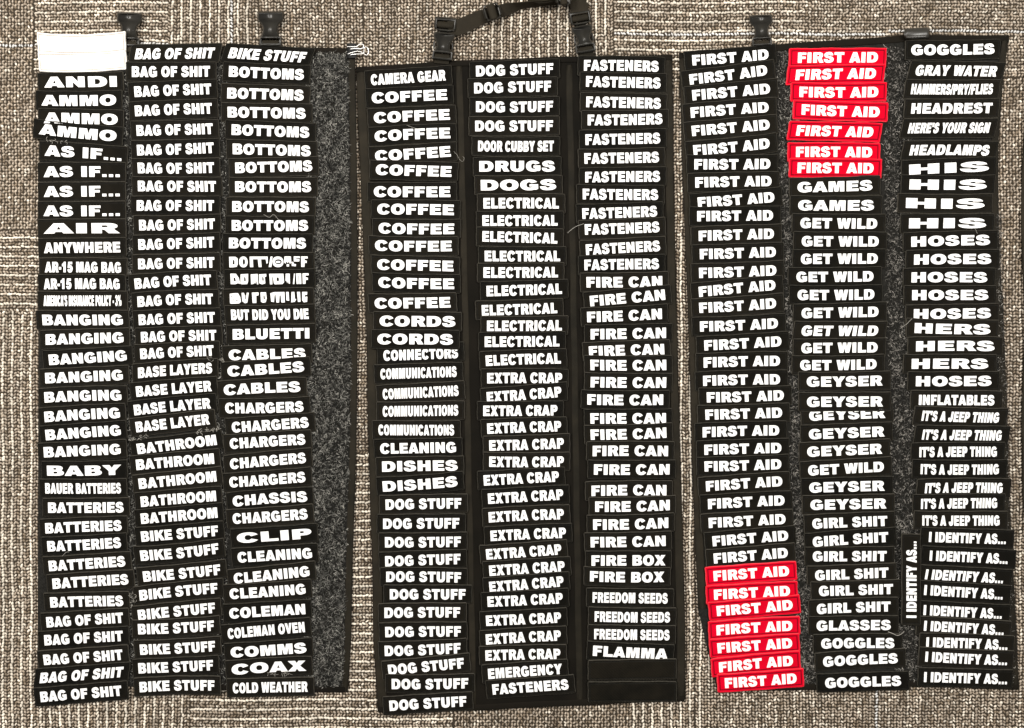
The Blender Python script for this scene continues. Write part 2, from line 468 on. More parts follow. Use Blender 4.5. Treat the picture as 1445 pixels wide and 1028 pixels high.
# right panel ---------------------------------------------------------------
P3L = [(958, 76), (963, 250), (971, 450), (978, 700), (985, 860), (1012, 975)]
P3R = [(1424, 51), (1416, 110), (1409, 200), (1409, 320), (1415, 430), (1421, 560), (1424, 700), (1431, 820), (1438, 972)]
panel3 = panel('rightmost black panel with grey fuzzy gaps between its three patch columns', P3L, P3R,
               [(1108, 63), (1280, 51)], [(1150, 972), (1290, 968)], M['felt'])
edge_tape('edge_binding', P3L[:-1], -0.4, -12.0, ZP1 - 1.2, ZP1 + 0.8, M['webbing'], panel3)
edge_tape('edge_binding', P3R, 0.4, 10.0, ZP1 - 1.2, ZP1 + 0.8, M['webbing'], panel3)
edge_tape('hem', [(958, 75.5), (1108, 62.5), (1280, 50.5), (1424, 50.5)], -0.5, 9.0, ZP1 - 1.0, ZP1 + 0.9, M['nylon'], panel3)
edge_tape('hem', [(1437, 973), (1290, 969), (1150, 973), (1014, 976)], -0.5, 8.0, ZP1 - 1.0, ZP1 + 0.9, M['nylon'], panel3)
fibres('loop_pile', [(1094, 1126, 1128, 1152, 2.6, 72, 965), (1244, 1286, 1264, 1300, 3.0, 66, 960), (1404, 1412, 1420, 1432, 0.5, 300, 965)], 19000, panel3, ZP1,
       light=(0.62, 0.58, 0.52))

# a fourth panel lies just beyond the right border, only its edge shows
P4L = [(1449, 40), (1446, 160), (1441.5, 245), (1440.5, 310), (1442, 375), (1446, 440), (1443.5, 520), (1441.5, 600), (1443, 700), (1448, 780), (1449, 960)]
P4R = [(1880, 40), (1880, 960)]
panel4 = panel('black panel edge barely showing at the far right border of the carpet', P4L, P4R, [], [], M['nylon'])
edge_tape('edge_binding', P4L, -0.4, -12.0, ZP1 - 1.2, ZP1 + 0.8, M['webbing'], panel4)

# ------------------------------------------------------------------ buckles
def rot_pts(pts, cx, cy, ang, s=1.0, mirror=1):
    c, sn = math.cos(ang), math.sin(ang)
    return [(cx + s * (mirror * x * c - y * sn), cy + s * (mirror * x * sn + y * c)) for (x, y) in pts]

def smooth_loop(pts, it=2):
    for _ in range(it):
        out = []
        for i in range(len(pts)):
            a, b = pts[i], pts[(i + 1) % len(pts)]
            out += [(a[0] * .75 + b[0] * .25, a[1] * .75 + b[1] * .25), (a[0] * .25 + b[0] * .75, a[1] * .25 + b[1] * .75)]
        pts = out
    return pts

SOCKET = [(-19, -24), (-17, -25.5), (0, -26), (17, -25.5), (19, -24), (19.4, -19), (19.4, -14), (17.5, -10.5), (13.2, -7), (11.2, -2), (11.4, 4), (13, 9), (15.5, 13.5), (17, 17),
          (17, 25), (15.5, 26), (0, 26), (-15.5, 26), (-17, 25), (-17, 17), (-15.5, 13.5), (-13, 9), (-11.4, 4), (-11.2, -2), (-13.2, -7), (-17.5, -10.5), (-19.4, -14), (-19.4, -19)]
SLOT = [(-12.8, 14.6), (12.8, 14.6), (12.8, 20.6), (-12.8, 20.6)]
def webbing_tab(cx, cy, ang, s, parent, y0=17.0, y1=33.0, w=12.0, drop=0.0):
    """flat webbing from a buckle's slot bar down onto the panel"""
    pr = [(y0, 9.0), (y0 + 1.5, 10.6), (y0 + 4.5, 11.0), (y0 + 7.5, 9.4), (y0 + 10, 7.2), (y1, 6.2)]
    V, Q = [], []
    for (yy, z) in pr:
        for (xx, dz) in ((-w, 0), (-w + 0.5, 0.8), (w - 0.5, 0.8), (w, 0)):
            (px, py), = rot_pts([(xx, yy)], cx, cy, ang, s)
            V.append(W(px, py, max(z - drop, 5.2) + dz))
    for i in range(len(pr) - 1):
        for j in range(3):
            Q.append((i * 4 + j, i * 4 + j + 1, (i + 1) * 4 + j + 1, (i + 1) * 4 + j))
    return link('webbing_tab', mesh_np('webbing_tab', V, Q, None, [M['webbing']]), parent)

def buckle(cx, cy, ang, s, parent, drop=2.0):
    out = smooth_loop(rot_pts(SOCKET, cx, cy, ang, s), 2)
    hole = resample(rot_pts(SLOT, cx, cy, ang, s), 4)
    def crown(x, y):                     # the socket's face bulges along its middle
        dx = ((x - cx) * math.cos(ang) + (y - cy) * math.sin(ang)) / (19 * s)
        return -1.3 * dx * dx - drop * (0.5 + (y - cy) / (52 * s))
    b = slab('buckle', out, [(1.2, 2.4), (0.1, 3.6), (0, 8.5), (0.35, 10.6), (1.1, 12.0), (2.2, 12.6)], M['plastic'], parent, holes=[hole], smooth=True, zfun=crown)
    return b
def recess_plate(cx, cy, ang, s, parent, drop=2.0):
    out = resample(rot_pts([(-13.5, 14), (13.5, 14), (13.5, 25), (-13.5, 25)], cx, cy, ang, s), 6)
    return slab('buckle_bar', resample(rot_pts([(-13.2, 18.8), (13.2, 18.8), (13.2, 21.4), (-13.2, 21.4)], cx, cy, ang, s), 5),
                [(0.3, 6.6), (0, 7.2), (0, 9.0), (0.6, 9.8)], M['plastic'], parent, zfun=lambda x, y: -drop * 0.9)

for (cx, cy, a, s, par) in ((182, 42, 0.04, 0.94, panel1), (381.5, 41, 0.0, 0.95, panel1), (1074.5, 43.0, -0.05, 0.86, panel3)):
    dr = 4.5 if cx < 200 else 2.0
    b = buckle(cx, cy, a, s, par, dr)
    recess_plate(cx, cy, a, s, b, dr)
    webbing_tab(cx, cy, a, s, par, drop=dr * 0.9)

# the folded-over buckle at the right panel's top: only its rounded bar shows
def rod(name, p0, p1, r, mat, parent=None, seg=14, zc=8.0, ends=True):
    d = Vector((p1[0] - p0[0], p1[1] - p0[1])); Ln = d.length; d.normalize(); nn = Vector((-d.y, d.x))
    st = [(0.0, 0.55), (0.04, 0.85), (0.1, 1.0), (0.5, 1.0), (0.9, 1.0), (0.96, 0.9), (1.0, 0.7)]
    V, Q, T = [], [], []
    for (f, rr) in st:
        for k in range(seg):
            t = 2 * math.pi * k / seg
            px = p0[0] + d.x * Ln * f + nn.x * r * rr * math.cos(t); py = p0[1] + d.y * Ln * f + nn.y * r * rr * math.cos(t)
            V.append(W(px, py, zc + 0.75 * r * rr * math.sin(t)))
    for i in range(len(st) - 1):
        for k in range(seg):
            Q.append((i * seg + k, i * seg + (k + 1) % seg, (i + 1) * seg + (k + 1) % seg, (i + 1) * seg + k))
    for e in (0, (len(st) - 1) * seg):
        for k in range(1, seg - 1): T.append((e, e + k, e + k + 1))
    return link(name, mesh_np(name, V, Q, T, [mat], smooth=True), parent)
fb = rod('folded_buckle', (1276, 48.5), (1311, 46.5), 8.0, M['plastic'], panel3)
rod('buckle_bar', (1279, 52.5), (1308, 51.0), 2.2, M['plastic'], fb, zc=12.0)
slab('webbing_tab', resample([(1281, 44), (1306, 42.5), (1307, 60), (1282, 61)], 8), [(0, 6.0), (0, 7.0), (0.5, 7.4)], M['webbing'], panel3)

# ------------------------------------------------------------------ carry strap clipped to the middle panel
strap = bpy.data.objects.new('carry_strap', None)
COL.objects.link(strap)
tag(strap, 'black webbing strap with slider, clipped by two buckles above the middle panel', 'strap')
def mated_buckle(cx, cy, ang, s, parent, tab_parent):
    body = [(-15.5, -9), (15.5, -9), (16, -4), (14, 1), (10.8, 6), (9.6, 11), (10.2, 15), (13, 19.5), (14.6, 22), (15.2, 31), (13.5, 31.5), (0, 31.5), (-13.5, 31.5), (-15.2, 31), (-14.6, 22),
            (-13, 19.5), (-10.2, 15), (-9.6, 11), (-10.8, 6), (-14, 1), (-16, -4)]
    out = smooth_loop(rot_pts(body, cx, cy, ang, s), 2)
    hole = resample(rot_pts([(-11.5, 21.5), (11.5, 21.5), (11.5, 27), (-11.5, 27)], cx, cy, ang, s), 4)
    b = slab('buckle', out, [(1.2, 2.6), (0, 3.6), (0, 9), (0.4, 11), (1.2, 12.2), (2.4, 12.8)], M['plastic'], parent, holes=[hole], smooth=True)
    # ladder end of the plug above the socket
    lad = smooth_loop(rot_pts([(-15.5, -31), (15.5, -31), (16.2, -29), (16.2, -9.6), (-16.2, -9.6), (-16.2, -29)], cx, cy, ang, s), 1)
    hl = resample(rot_pts([(-12, -25.5), (12, -25.5), (12, -13.5), (-12, -13.5)], cx, cy, ang, s), 5)
    l = slab('ladder', lad, [(0.8, 2.6), (0, 3.4), (0, 8), (0.7, 9.6), (1.6, 10.2)], M['plastic'], b, holes=[hl], smooth=True)
    bar = rot_pts([(-12, -19.5), (12, -19.5)], cx, cy, ang, s)
    rod('ladder_bar', bar[0], bar[1], 5.0 * s, M['webbing'], b, zc=6.8)
    # spring prongs in the socket's side openings
    for sg in (-1, 1):
        pr = smooth_loop(rot_pts([(11.5, 3), (14.2, 5), (15.2, 11), (14.2, 17), (11.8, 19), (12.6, 11)], cx, cy, ang, s, mirror=sg), 2)
        slab('prong', pr, [(0.3, 4), (0, 5), (0, 7.8), (0.5, 8.8)], M['plastic'], b, smooth=True)
    webbing_tab(cx, cy, ang, s, tab_parent, y0=23.0, y1=37.0, w=11.0)
    recess = slab('buckle_bar', resample(rot_pts([(-11.8, 26), (11.8, 26), (11.8, 28), (-11.8, 28)], cx, cy, ang, s), 5), [(0.2, 6), (0, 6.6), (0, 8.6), (0.5, 9.2)], M['plastic'], b)
    return b
mated_buckle(626.5, 54.5, 0.10, 0.97, strap, panel2)
mated_buckle(822.0, 44.5, -0.17, 0.96, strap, panel2)

ST = [((631, 28, 8), (634, 49, 7)), ((645, 27, 8.5), (648, 50, 6.5)), ((662, 21, 10), (667, 42, 5)), ((682, 13, 12), (687, 32, 5)), ((700, 8, 12), (704, 26, 5)), ((716, 5, 13), (722, 20, 4)),
      ((730, 4, 16), (736, 13, 3.4)), ((748, 2, 19), (752, 10, 3.2)), ((768, 1, 21), (770, 8, 3.0)), ((784, -3, 21), (787, 7, 3.4)), ((798, -9, 20), (796, 5, 4)),
      ((812, -12, 17), (801, 4, 6)), ((823, -5, 14), (803, 8, 9)), ((829, 6, 11), (805, 12, 10)), ((830, 18, 9), (807, 22, 9))]
def ribbon(name, ST, th, mat, parent):
    A = [Vector(a) for a, b in ST]; B = [Vector(b) for a, b in ST]
    def cr(P, t):
        i = min(int(t), len(P) - 2); f = t - i
        p0, p1, p2, p3 = P[max(i - 1, 0)], P[i], P[i + 1], P[min(i + 2, len(P) - 1)]
        return 0.5 * ((2 * p1) + (p2 - p0) * f + (2 * p0 - 5 * p1 + 4 * p2 - p3) * f * f + (3 * p1 - p0 - 3 * p2 + p3) * f ** 3)
    V, Q = [], []
    m = (len(ST) - 1) * 5
    for i in range(m + 1):
        t = i / 5
        a, b = cr(A, t), cr(B, t)
        a2, b2 = cr(A, min(t + 0.05, len(ST) - 1)), cr(B, min(t + 0.05, len(ST) - 1))
        a1, b1 = cr(A, max(t - 0.05, 0)), cr(B, max(t - 0.05, 0))
        d = ((a2 + b2) - (a1 + b1)); nrm = (b - a).cross(d).normalized() * th
        if nrm.z < 0: nrm = -nrm
        for (p, q) in ((a, -1), (a, 1), (a.lerp(b, 0.33), 1.1), (a.lerp(b, 0.66), 1.1), (b, 1), (b, -1)):
            v = p + nrm * q * 0.5
            V.append(W(v.x, v.y, v.z))
    for i in range(m):
        for j in range(6):
            Q.append((i * 6 + j, i * 6 + (j + 1) % 6, (i + 1) * 6 + (j + 1) % 6, (i + 1) * 6 + j))
    for e in (0, m * 6): Q += [(e, e + 1, e + 4, e + 5), (e + 1, e + 2, e + 3, e + 4)]
    return link(name, mesh_np(name, V, Q, None, [mat], smooth=False), parent)
ribbon('webbing', ST, 1.4, M['webbing'], strap)
# tail end doubled back beyond the slider
ribbon('webbing_tail', [((742, -8, 20), (745, 2, 14)), ((756, -6, 22), (759, 4.5, 17)), ((772, -7, 22), (774, 3.5, 17)), ((788, -12, 22), (788, 0, 17))], 1.4, M['webbing'], strap)
def slider(cx, cy, ang, s, z):
    o_ = smooth_loop(rot_pts([(-12, -11), (12, -11), (12, 11), (-12, 11)], cx, cy, ang, s), 1)
    h1 = resample(rot_pts([(-8, -9), (-2, -9), (-2, 9), (-8, 9)], cx, cy, ang, s), 6)
    h2 = resample(rot_pts([(2, -9), (8, -9), (8, 9), (2, 9)], cx, cy, ang, s), 6)
    sl = slab('slider', o_, [(0.4, z - 2.5), (0, z - 2), (0, z + 1), (0.6, z + 2.2), (1.2, z + 2.6)], M['plastic'], strap, holes=[h1, h2], smooth=True)
    a = rot_pts([(0, -10.5), (0, 10.5)], cx, cy, ang, s)
    rod('slider_bar', a[0], a[1], 5.4 * s, M['webbing'], sl, zc=z + 2.2)
    return sl
slider(694.5, 17, -0.28, 1.06, 13)
slider(795, -3, -0.1, 0.95, 23)

# ------------------------------------------------------------------ binder clip at the left panel's corner
clip = bpy.data.objects.new('binder_clip', None)
COL.objects.link(clip)
tag(clip, 'small black binder clip with silver wire handles at the left panel corner', 'binder clip')
def clip_body():
    V, Q, T = [], [], []
    prof = [(489.5, 4.0), (489.5, 5.6), (492.0, 7.6), (501.0, 11.2), (502.6, 10.4), (502.6, 2.6), (501, 2.2)]
    for yy in (61.5, 82.0):
        for (x, z) in prof: V.append(W(x, yy, z))
    n = len(prof)
    for i in range(n):
        j = (i + 1) % n; Q.append((i, j, n + j, n + i))
    for k in range(1, n - 1): T += [(0, k, k + 1), (n, n + k + 1, n + k)]
    return link('body', mesh_np('body', V, Q, T, [M['clip']]), clip)
clip_body()
def tube(name, pts, r, mat, parent=None, seg=6, closed=False, sub=4):
    P = [Vector(p) for p in pts]
    out = []
    for i in range(len(P) - 1):
        p0, p1, p2, p3 = P[max(i - 1, 0)], P[i], P[i + 1], P[min(i + 2, len(P) - 1)]
        for k in range(sub):
            f = k / sub
            out.append(0.5 * ((2 * p1) + (p2 - p0) * f + (2 * p0 - 5 * p1 + 4 * p2 - p3) * f * f + (3 * p1 - p0 - 3 * p2 + p3) * f ** 3))
    out.append(P[-1])
    V, Q, T = [], [], []
    for i, p in enumerate(out):
        d = (out[min(i + 1, len(out) - 1)] - out[max(i - 1, 0)]).normalized()
        u = d.cross(Vector((0, 0, 1)));  u = u.normalized() if u.length > 1e-4 else Vector((1, 0, 0))
        v = d.cross(u)
        for k in range(seg):
            t = 2 * math.pi * k / seg
            q = p + (u * math.cos(t) + v * math.sin(t)) * r
            V.append(W(q.x, q.y, q.z))
    for i in range(len(out) - 1):
        for k in range(seg):
            Q.append((i * seg + k, i * seg + (k + 1) % seg, (i + 1) * seg + (k + 1) % seg, (i + 1) * seg + k))
    for e in (0, (len(out) - 1) * seg):
        for k in range(1, seg - 1): T.append((e, e + k, e + k + 1))
    return link(name, mesh_np(name, V, Q, T, [mat], smooth=True), parent)
tube('handle', [(490, 66, 8.0), (496, 66.2, 10.5), (503, 66, 13), (506.5, 63.4, 14), (510, 62.4, 14.5), (512.8, 64, 14.5), (512.5, 67.5, 14), (509, 69, 13.5), (502, 68.8, 12), (494, 69.6, 9.5)], 0.72, M['wire'], clip)
tube('handle', [(491, 76.4, 8.2), (497, 74.4, 10.5), (503.5, 72.6, 11.5), (509, 73.4, 11.0), (514, 76.6, 10), (517.6, 78, 9.5), (520, 74, 9.5), (519, 68.4, 9.5), (515.5, 66.4, 10), (513.4, 69.5, 10.5), (513.6, 73.5, 11.5), (511, 76.2, 12), (502, 76.6, 12), (494, 77.8, 9.5)], 0.72, M['wire'], clip)

# ------------------------------------------------------------------ heavy sans capitals, drawn on a 100 high grid
def ell(cx, cy, rx, ry, a0, a1, n=9, e=2.25):
    out = []
    for i in range(n + 1):
        t = math.radians(a0 + (a1 - a0) * i / n); c, s = math.cos(t), math.sin(t)
        out.append((cx + rx * math.copysign(abs(c) ** (2 / e), c), cy + ry * math.copysign(abs(s) ** (2 / e), s)))
    return out
def crv(pts, n=3):
    out = []
    for i in range(len(pts) - 1):
        p0, p1, p2, p3 = pts[max(i - 1, 0)], pts[i], pts[i + 1], pts[min(i + 2, len(pts) - 1)]
        for k in range(n):
            f = k / n
            out.append(tuple(0.5 * (2 * p1[j] + (p2[j] - p0[j]) * f + (2 * p0[j] - 5 * p1[j] + 4 * p2[j] - p3[j]) * f * f + (3 * p1[j] - p0[j] - 3 * p2[j] + p3[j]) * f ** 3) for j in (0, 1)))
    out.append(pts[-1]); return out
def box(x0, y0, x1, y1): return [(x0, y0), (x1, y0), (x1, y1), (x0, y1)]
def bowl(x0, y0, y1, x1):              # D-shaped counter
    h = (y1 - y0) / 2; cx = x1 - h * 0.9
    return [(x0, y0)] + ell(cx, y0 + h, x1 - cx, h, -90, 90, 6) + [(x0, y1)]
S_ = crv([(92, 70), (87, 87), (72, 99), (50, 102), (26, 98), (9, 85), (7, 70), (14, 54), (32, 46), (50, 41), (59, 36), (62, 30), (58, 24), (49, 21), (41, 24), (38, 33)]) + \
     crv([(3, 35), (8, 14), (25, 1), (50, -2), (77, 3), (94, 17), (97, 33), (90, 49), (73, 58), (54, 62), (43, 67), (41, 72), (44, 77), (51, 79), (57, 76), (59.5, 69)])
GL = {
 'A': (108.7, [[(0, 0), (36, 100), (73, 100), (109, 0), (71, 0), (66.5, 15), (42.5, 15), (38, 0)], [(54.5, 70), (62.5, 38), (46.5, 38)]]),
 'B': (108.7, [[(9, 0), (9, 100)] + [(64, 100)] + ell(66, 75.5, 33, 24.5, 80, -42, 7) + ell(66, 28, 39, 28, 48, -90, 8), bowl(45, 60, 78, 64), bowl(45, 21, 41, 68)]),
 'C': (108.7, [ell(57, 50, 52, 52, 28, 330, 22) + [(72, 37)] + ell(57, 50, 16, 26, -48, -312, 16) + [(72, 62)]]),
 'D': (116.3, [[(9, 0), (9, 100), (58, 100)] + ell(58, 50, 53, 50, 88, -88, 14) + [(58, 0)], [(45, 25)] + ell(56, 50, 18, 25, -90, 90, 8) + [(45, 75)]]),
 'E': (100.8, [[(9, 0), (9, 100), (94, 100), (94, 77), (46, 77), (46, 63), (90, 63), (90, 40), (46, 40), (46, 24), (96, 24), (96, 0)]]),
 'F': (93.2, [[(9, 0), (9, 100), (89, 100), (89, 77), (46, 77), (46, 61), (83, 61), (83, 38), (46, 38), (46, 0)]]),
 'G': (116.3, [ell(57, 50, 52, 52, 30, 302, 20) + [(98, 4), (109, 13), (109, 56), (59, 56), (59, 35), (74, 35), (74, 28), (68, 24.5)] + ell(57, 50, 16, 26, -82, -318, 15) + [(71, 66)]]),
 'H': (116.3, [[(9, 0), (9, 100), (46, 100), (46, 64), (70, 64), (70, 100), (107, 100), (107, 0), (70, 0), (70, 38), (46, 38), (46, 0)]]),
 'I': (54.3, [box(8.5, 0, 46, 100)]),
 'J': (93.2, [[(84, 100), (47, 100), (47, 36)] + ell(43, 34, 4.5, 10, 0, -180, 6) + [(38, 42), (3, 38)] + ell(43.5, 34, 40.5, 36, 178, 360, 12)]),
 'K': (116.3, [[(9, 0), (9, 100), (46, 100), (46, 64), (75, 100), (119, 100), (82, 60), (121, 0), (77, 0), (56, 36), (46, 26), (46, 0)]]),
 'L': (93.2, [[(9, 0), (9, 100), (46, 100), (46, 25), (91, 25), (91, 0)]]),
 'M': (131.8, [[(8, 0), (8, 100), (56, 100), (66, 50), (76, 100), (124, 100), (124, 0), (92, 0), (92, 68), (79, 0), (53, 0), (40, 68), (40, 0)]]),
 'N': (116.3, [[(9, 0), (9, 100), (44, 100), (72, 52), (72, 100), (107, 100), (107, 0), (73, 0), (44, 50), (44, 0)]]),
 'O': (116.3, [ell(58, 50, 53.5, 52, 0, 345, 23), ell(58, 50, 18, 25, 0, 337, 15)]),
 'P': (100.8, [[(9, 0), (9, 100), (62, 100)] + ell(62, 67.5, 37, 32.5, 88, -88, 10) + [(62, 35), (46, 35), (46, 0)], bowl(46, 57, 78, 65)]),
 'R': (108.7, [[(9, 0), (9, 100), (66, 100)] + ell(66, 71, 37, 29, 88, -48, 8) + [(90, 40), (111, 0), (70, 0), (57, 32), (46, 38), (46, 0)], bowl(46, 59, 78, 68)]),
 'S': (100.8, [S_]),
 'T': (100.8, [[(3, 100), (98, 100), (98, 75), (69, 75), (69, 0), (32, 0), (32, 75), (3, 75)]]),
 'U': (116.3, [[(9, 100), (9, 40)] + ell(58, 38, 49, 40, 180, 360, 14) + [(107, 100), (70, 100), (70, 38)] + ell(58, 37, 12, 13, 0, -180, 8) + [(46, 100)]]),
 'V': (108.7, [[(0, 100), (39, 100), (55, 40), (71, 100), (109, 100), (73, 0), (36, 0)]]),
 'W': (139.7, [[(1, 100), (37, 100), (46, 48), (55, 100), (85, 100), (94, 48), (103, 100), (139, 100), (117, 0), (80, 0), (70, 50), (60, 0), (23, 0)]]),
 'X': (108.7, [[(1, 0), (35, 51), (3, 100), (45, 100), (55, 77), (65, 100), (106, 100), (73, 51), (108, 0), (65, 0), (54, 25), (43, 0)]]),
 'Y': (108.7, [[(0, 100), (41, 100), (54.5, 70), (68, 100), (109, 100), (73, 42), (73, 0), (36, 0), (36, 42)]]),
 ' ': (46.5, []), '.': (46.5, [box(8, 0, 37, 25)]), '-': (46.5, [box(4, 27, 43, 51)]), '/': (38.8, [[(-2, -2), (22, 102), (41, 102), (17, -2)]]),
 "'": (38.8, [[(3, 100), (36, 100), (31, 60), (8, 60)]]),
 '1': (93.2, [[(34, 0), (70, 0), (70, 101), (43, 101), (30, 87), (10, 79), (10, 55), (34, 64)]]),
 '5': (93.2, [[(20, 100), (82, 100), (82, 77), (43, 77), (41, 66)] + crv([(52, 68), (74, 62), (88, 45), (88, 30), (80, 11), (62, 0), (42, -2), (18, 4), (4, 27)]) + [(38, 31)] + crv([(41, 24), (47, 22), (53, 26), (54, 33), (52, 41), (46, 44), (40, 42), (37, 39)]) + [(7, 42)]]),
 '3': (93.2, [crv([(5, 73), (14, 94), (36, 102), (60, 101), (80, 92), (83, 74), (77, 61), (68, 54), (81, 46), (88, 32), (84, 14), (68, 1), (45, -2), (22, 1), (8, 13), (3, 28)], 2) + [(37, 31)] + crv([(40, 23), (46, 21), (53, 25), (54, 32), (49, 39), (37, 41)], 2) + [(37, 61)] + crv([(46, 62), (51, 67), (50, 75), (45, 79), (40, 76), (38, 70)], 2)]),
 '%': (139.7, [ell(33, 73, 30, 29, 0, 330, 11), ell(33, 73, 9, 15, 0, 320, 8), ell(107, 27, 30, 29, 0, 330, 11), ell(107, 27, 9, 15, 0, 320, 8), [(40, -3), (84, 103), (101, 103), (57, -3)]]),
}
GC = {}
def glyph(ch):
    if ch in GC: return GC[ch]
    adv, loops = GL[ch]
    if not loops:
        GC[ch] = (adv, None); return GC[ch]
    pts = [p for l in loops for p in l]
    if ch == '%': groups = [[loops[0], loops[1]], [loops[2], loops[3]], [loops[4]]]
    else: groups = [loops]
    tris, off = [], 0
    for g in groups:
        tt = tessellate_polygon([[Vector((x, y, 0)) for (x, y) in l] for l in g])
        tris += [tuple(i + off for i in t) for t in tt]
        off += sum(len(l) for l in g)
    P = np.array(pts)
    T = []
    for (a, b, c) in tris:
        ar = (P[b][0] - P[a][0]) * (P[c][1] - P[a][1]) - (P[c][0] - P[a][0]) * (P[b][1] - P[a][1])
        T.append((a, b, c) if ar > 0 else (a, c, b))
    E, off = [], 0
    for l in loops:
        n = len(l); E += [(off + i, off + (i + 1) % n) for i in range(n)]; off += n
    GC[ch] = (adv, (P, np.array(T), np.array(E)))
    return GC[ch]

def text_layout(s):
    """outline of a whole line, spread to width 1 and height 1 (cap height), centred"""
    x, VV, TT, EE, off = 0.0, [], [], [], 0
    for ch in s:
        adv, g = glyph(ch)
        if g is not None:
            P, T, E = g
            VV.append(P + np.array([x, 0])); TT.append(T + off); EE.append(E + off); off += len(P)
        x += adv
    V = np.concatenate(VV)
    x0, x1 = V[:, 0].min(), V[:, 0].max()
    V = np.stack([(V[:, 0] - (x0 + x1) / 2) / (x1 - x0), (V[:, 1] - 50) / 100], 1)
    return V, np.concatenate(TT), np.concatenate(EE)
TL = {}
# three lines whose lettering came out broken: (outline, holes...) per piece
BROKEN = {
 'BOTTIOUEFF': [[[(72, 0), (72, 100), (150, 100), (178, 85), (180, 30), (165, 5), (120, 0)], [(112, 25), (118, 70), (128, 72), (140, 60), (138, 30)]],
   [ell(252, 50, 54, 52, 0, 340, 17), ell(258, 50, 16, 28, 0, 330, 11)],
   [[(335, 0), (333, 100), (560, 100), (560, 40), (545, 30), (535, 75), (475, 75), (480, 0), (445, 0), (435, 75), (372, 75), (375, 0)]],
   [[(572, 0), (598, 100), (622, 100), (605, 0)]], [ell(690, 49, 70, 51, 0, 340, 17), ell(695, 50, 44, 24, 0, 330, 11)], [ell(692, 48, 30, 10, 0, 330, 11)],
   [[(770, 45), (775, 100), (855, 100), (860, 40), (840, 30), (830, 60), (815, 35), (800, 55), (785, 30)]], [box(800, 4, 830, 25)],
   [[(865, 10), (865, 48), (885, 48), (890, 30), (920, 25), (915, 5)]], [[(893, 100), (893, 52), (960, 52), (965, 72), (920, 72), (920, 82), (970, 84), (970, 100)]],
   [[(985, 0), (985, 100), (1068, 100), (1068, 80), (1028, 80), (1028, 62), (1055, 60), (1055, 38), (1028, 38), (1025, 0)]]],
 'DU DI DOI.TIIF': [[[(90, 0), (90, 100), (160, 100), (195, 60), (210, 5), (180, 10), (150, 0)], [(128, 28), (128, 65), (150, 60), (158, 30)]],
   [[(215, 5), (220, 95), (315, 100), (312, 30), (300, 2), (230, 0)], [(262, 25), (262, 70), (280, 65), (285, 35)]],
   [[(350, 0), (348, 95), (435, 100), (440, 0), (425, 0), (410, 60), (405, 10), (390, 10), (388, 70), (382, 5)]],
   [[(455, 10), (452, 95), (545, 100), (545, 75), (525, 70), (530, 10), (490, 0)], [(492, 35), (492, 72), (510, 66), (512, 35)]],
   [[(590, 0), (585, 100), (765, 100), (770, 20), (750, 2), (650, 0), (640, 10), (632, 70), (622, 70), (620, 0)], [(675, 30), (678, 65), (705, 65), (708, 32)]],
   [[(790, 30), (795, 100), (845, 100), (845, 5), (830, 5), (822, 35), (812, 10), (800, 35)]], [[(883, 0), (900, 100), (912, 100), (900, 0)]],
   [[(925, 100), (990, 100), (990, 0), (965, 0), (963, 80), (955, 80), (955, 0), (930, 0)]],
   [[(1008, 0), (1008, 100), (1085, 100), (1085, 80), (1045, 80), (1045, 62), (1075, 58), (1075, 38), (1045, 36), (1042, 0)]]],
 'BBU TD MILIIG': [[[(82, 10), (85, 95), (150, 100), (190, 98), (215, 60), (220, 15), (195, 0), (90, 0)], [(100, 60), (100, 72), (112, 72), (112, 60)], [(125, 28), (125, 42), (137, 40), (135, 28)], [(158, 25), (172, 38), (182, 28), (170, 22)]],
   [[(235, 100), (238, 20), (270, 0), (300, 5), (325, 100), (300, 100), (285, 35), (275, 40), (280, 75), (270, 80), (265, 100)]],
   [[(368, 0), (365, 100), (450, 100), (448, 72), (418, 70), (415, 0)]], [[(475, 10), (475, 100), (545, 100), (550, 40), (535, 5), (500, 0)], [(510, 30), (510, 72), (525, 70), (528, 35)]],
   [[(605, 10), (600, 90), (650, 100), (780, 100), (778, 0), (735, 0), (730, 70), (715, 65), (705, 0), (672, 0), (665, 75), (652, 70), (640, 5)]],
   [[(800, 20), (800, 100), (832, 100), (835, 15)]], [[(860, 0), (870, 100), (905, 100), (908, 35), (925, 30), (905, 5)]], [[(940, 100), (978, 100), (978, 5), (945, 5)]],
   [[(1000, 20), (1005, 100), (1070, 100), (1065, 72), (1035, 70), (1032, 35), (1045, 55), (1068, 55), (1062, 5), (1020, 0)]]],
}
def broken_layout(groups):
    pts, T, E, off = [], [], [], 0
    for g in groups:
        for t in tessellate_polygon([[Vector((x, y, 0)) for (x, y) in l] for l in g]):
            T.append([i + off for i in t])
        for l in g:
            n = len(l); E += [(off + i, off + (i + 1) % n) for i in range(n)]; off += n; pts += l
    P = np.array(pts, float); T = np.array(T)
    a, b, c = P[T[:, 0]], P[T[:, 1]], P[T[:, 2]]
    ar = (b[:, 0] - a[:, 0]) * (c[:, 1] - a[:, 1]) - (c[:, 0] - a[:, 0]) * (b[:, 1] - a[:, 1])
    T[ar < 0] = T[ar < 0][:, ::-1]
    x0, x1 = P[:, 0].min(), P[:, 0].max()
    return np.stack([(P[:, 0] - (x0 + x1) / 2) / (x1 - x0), (P[:, 1] - 50) / 100], 1), T, np.array(E)

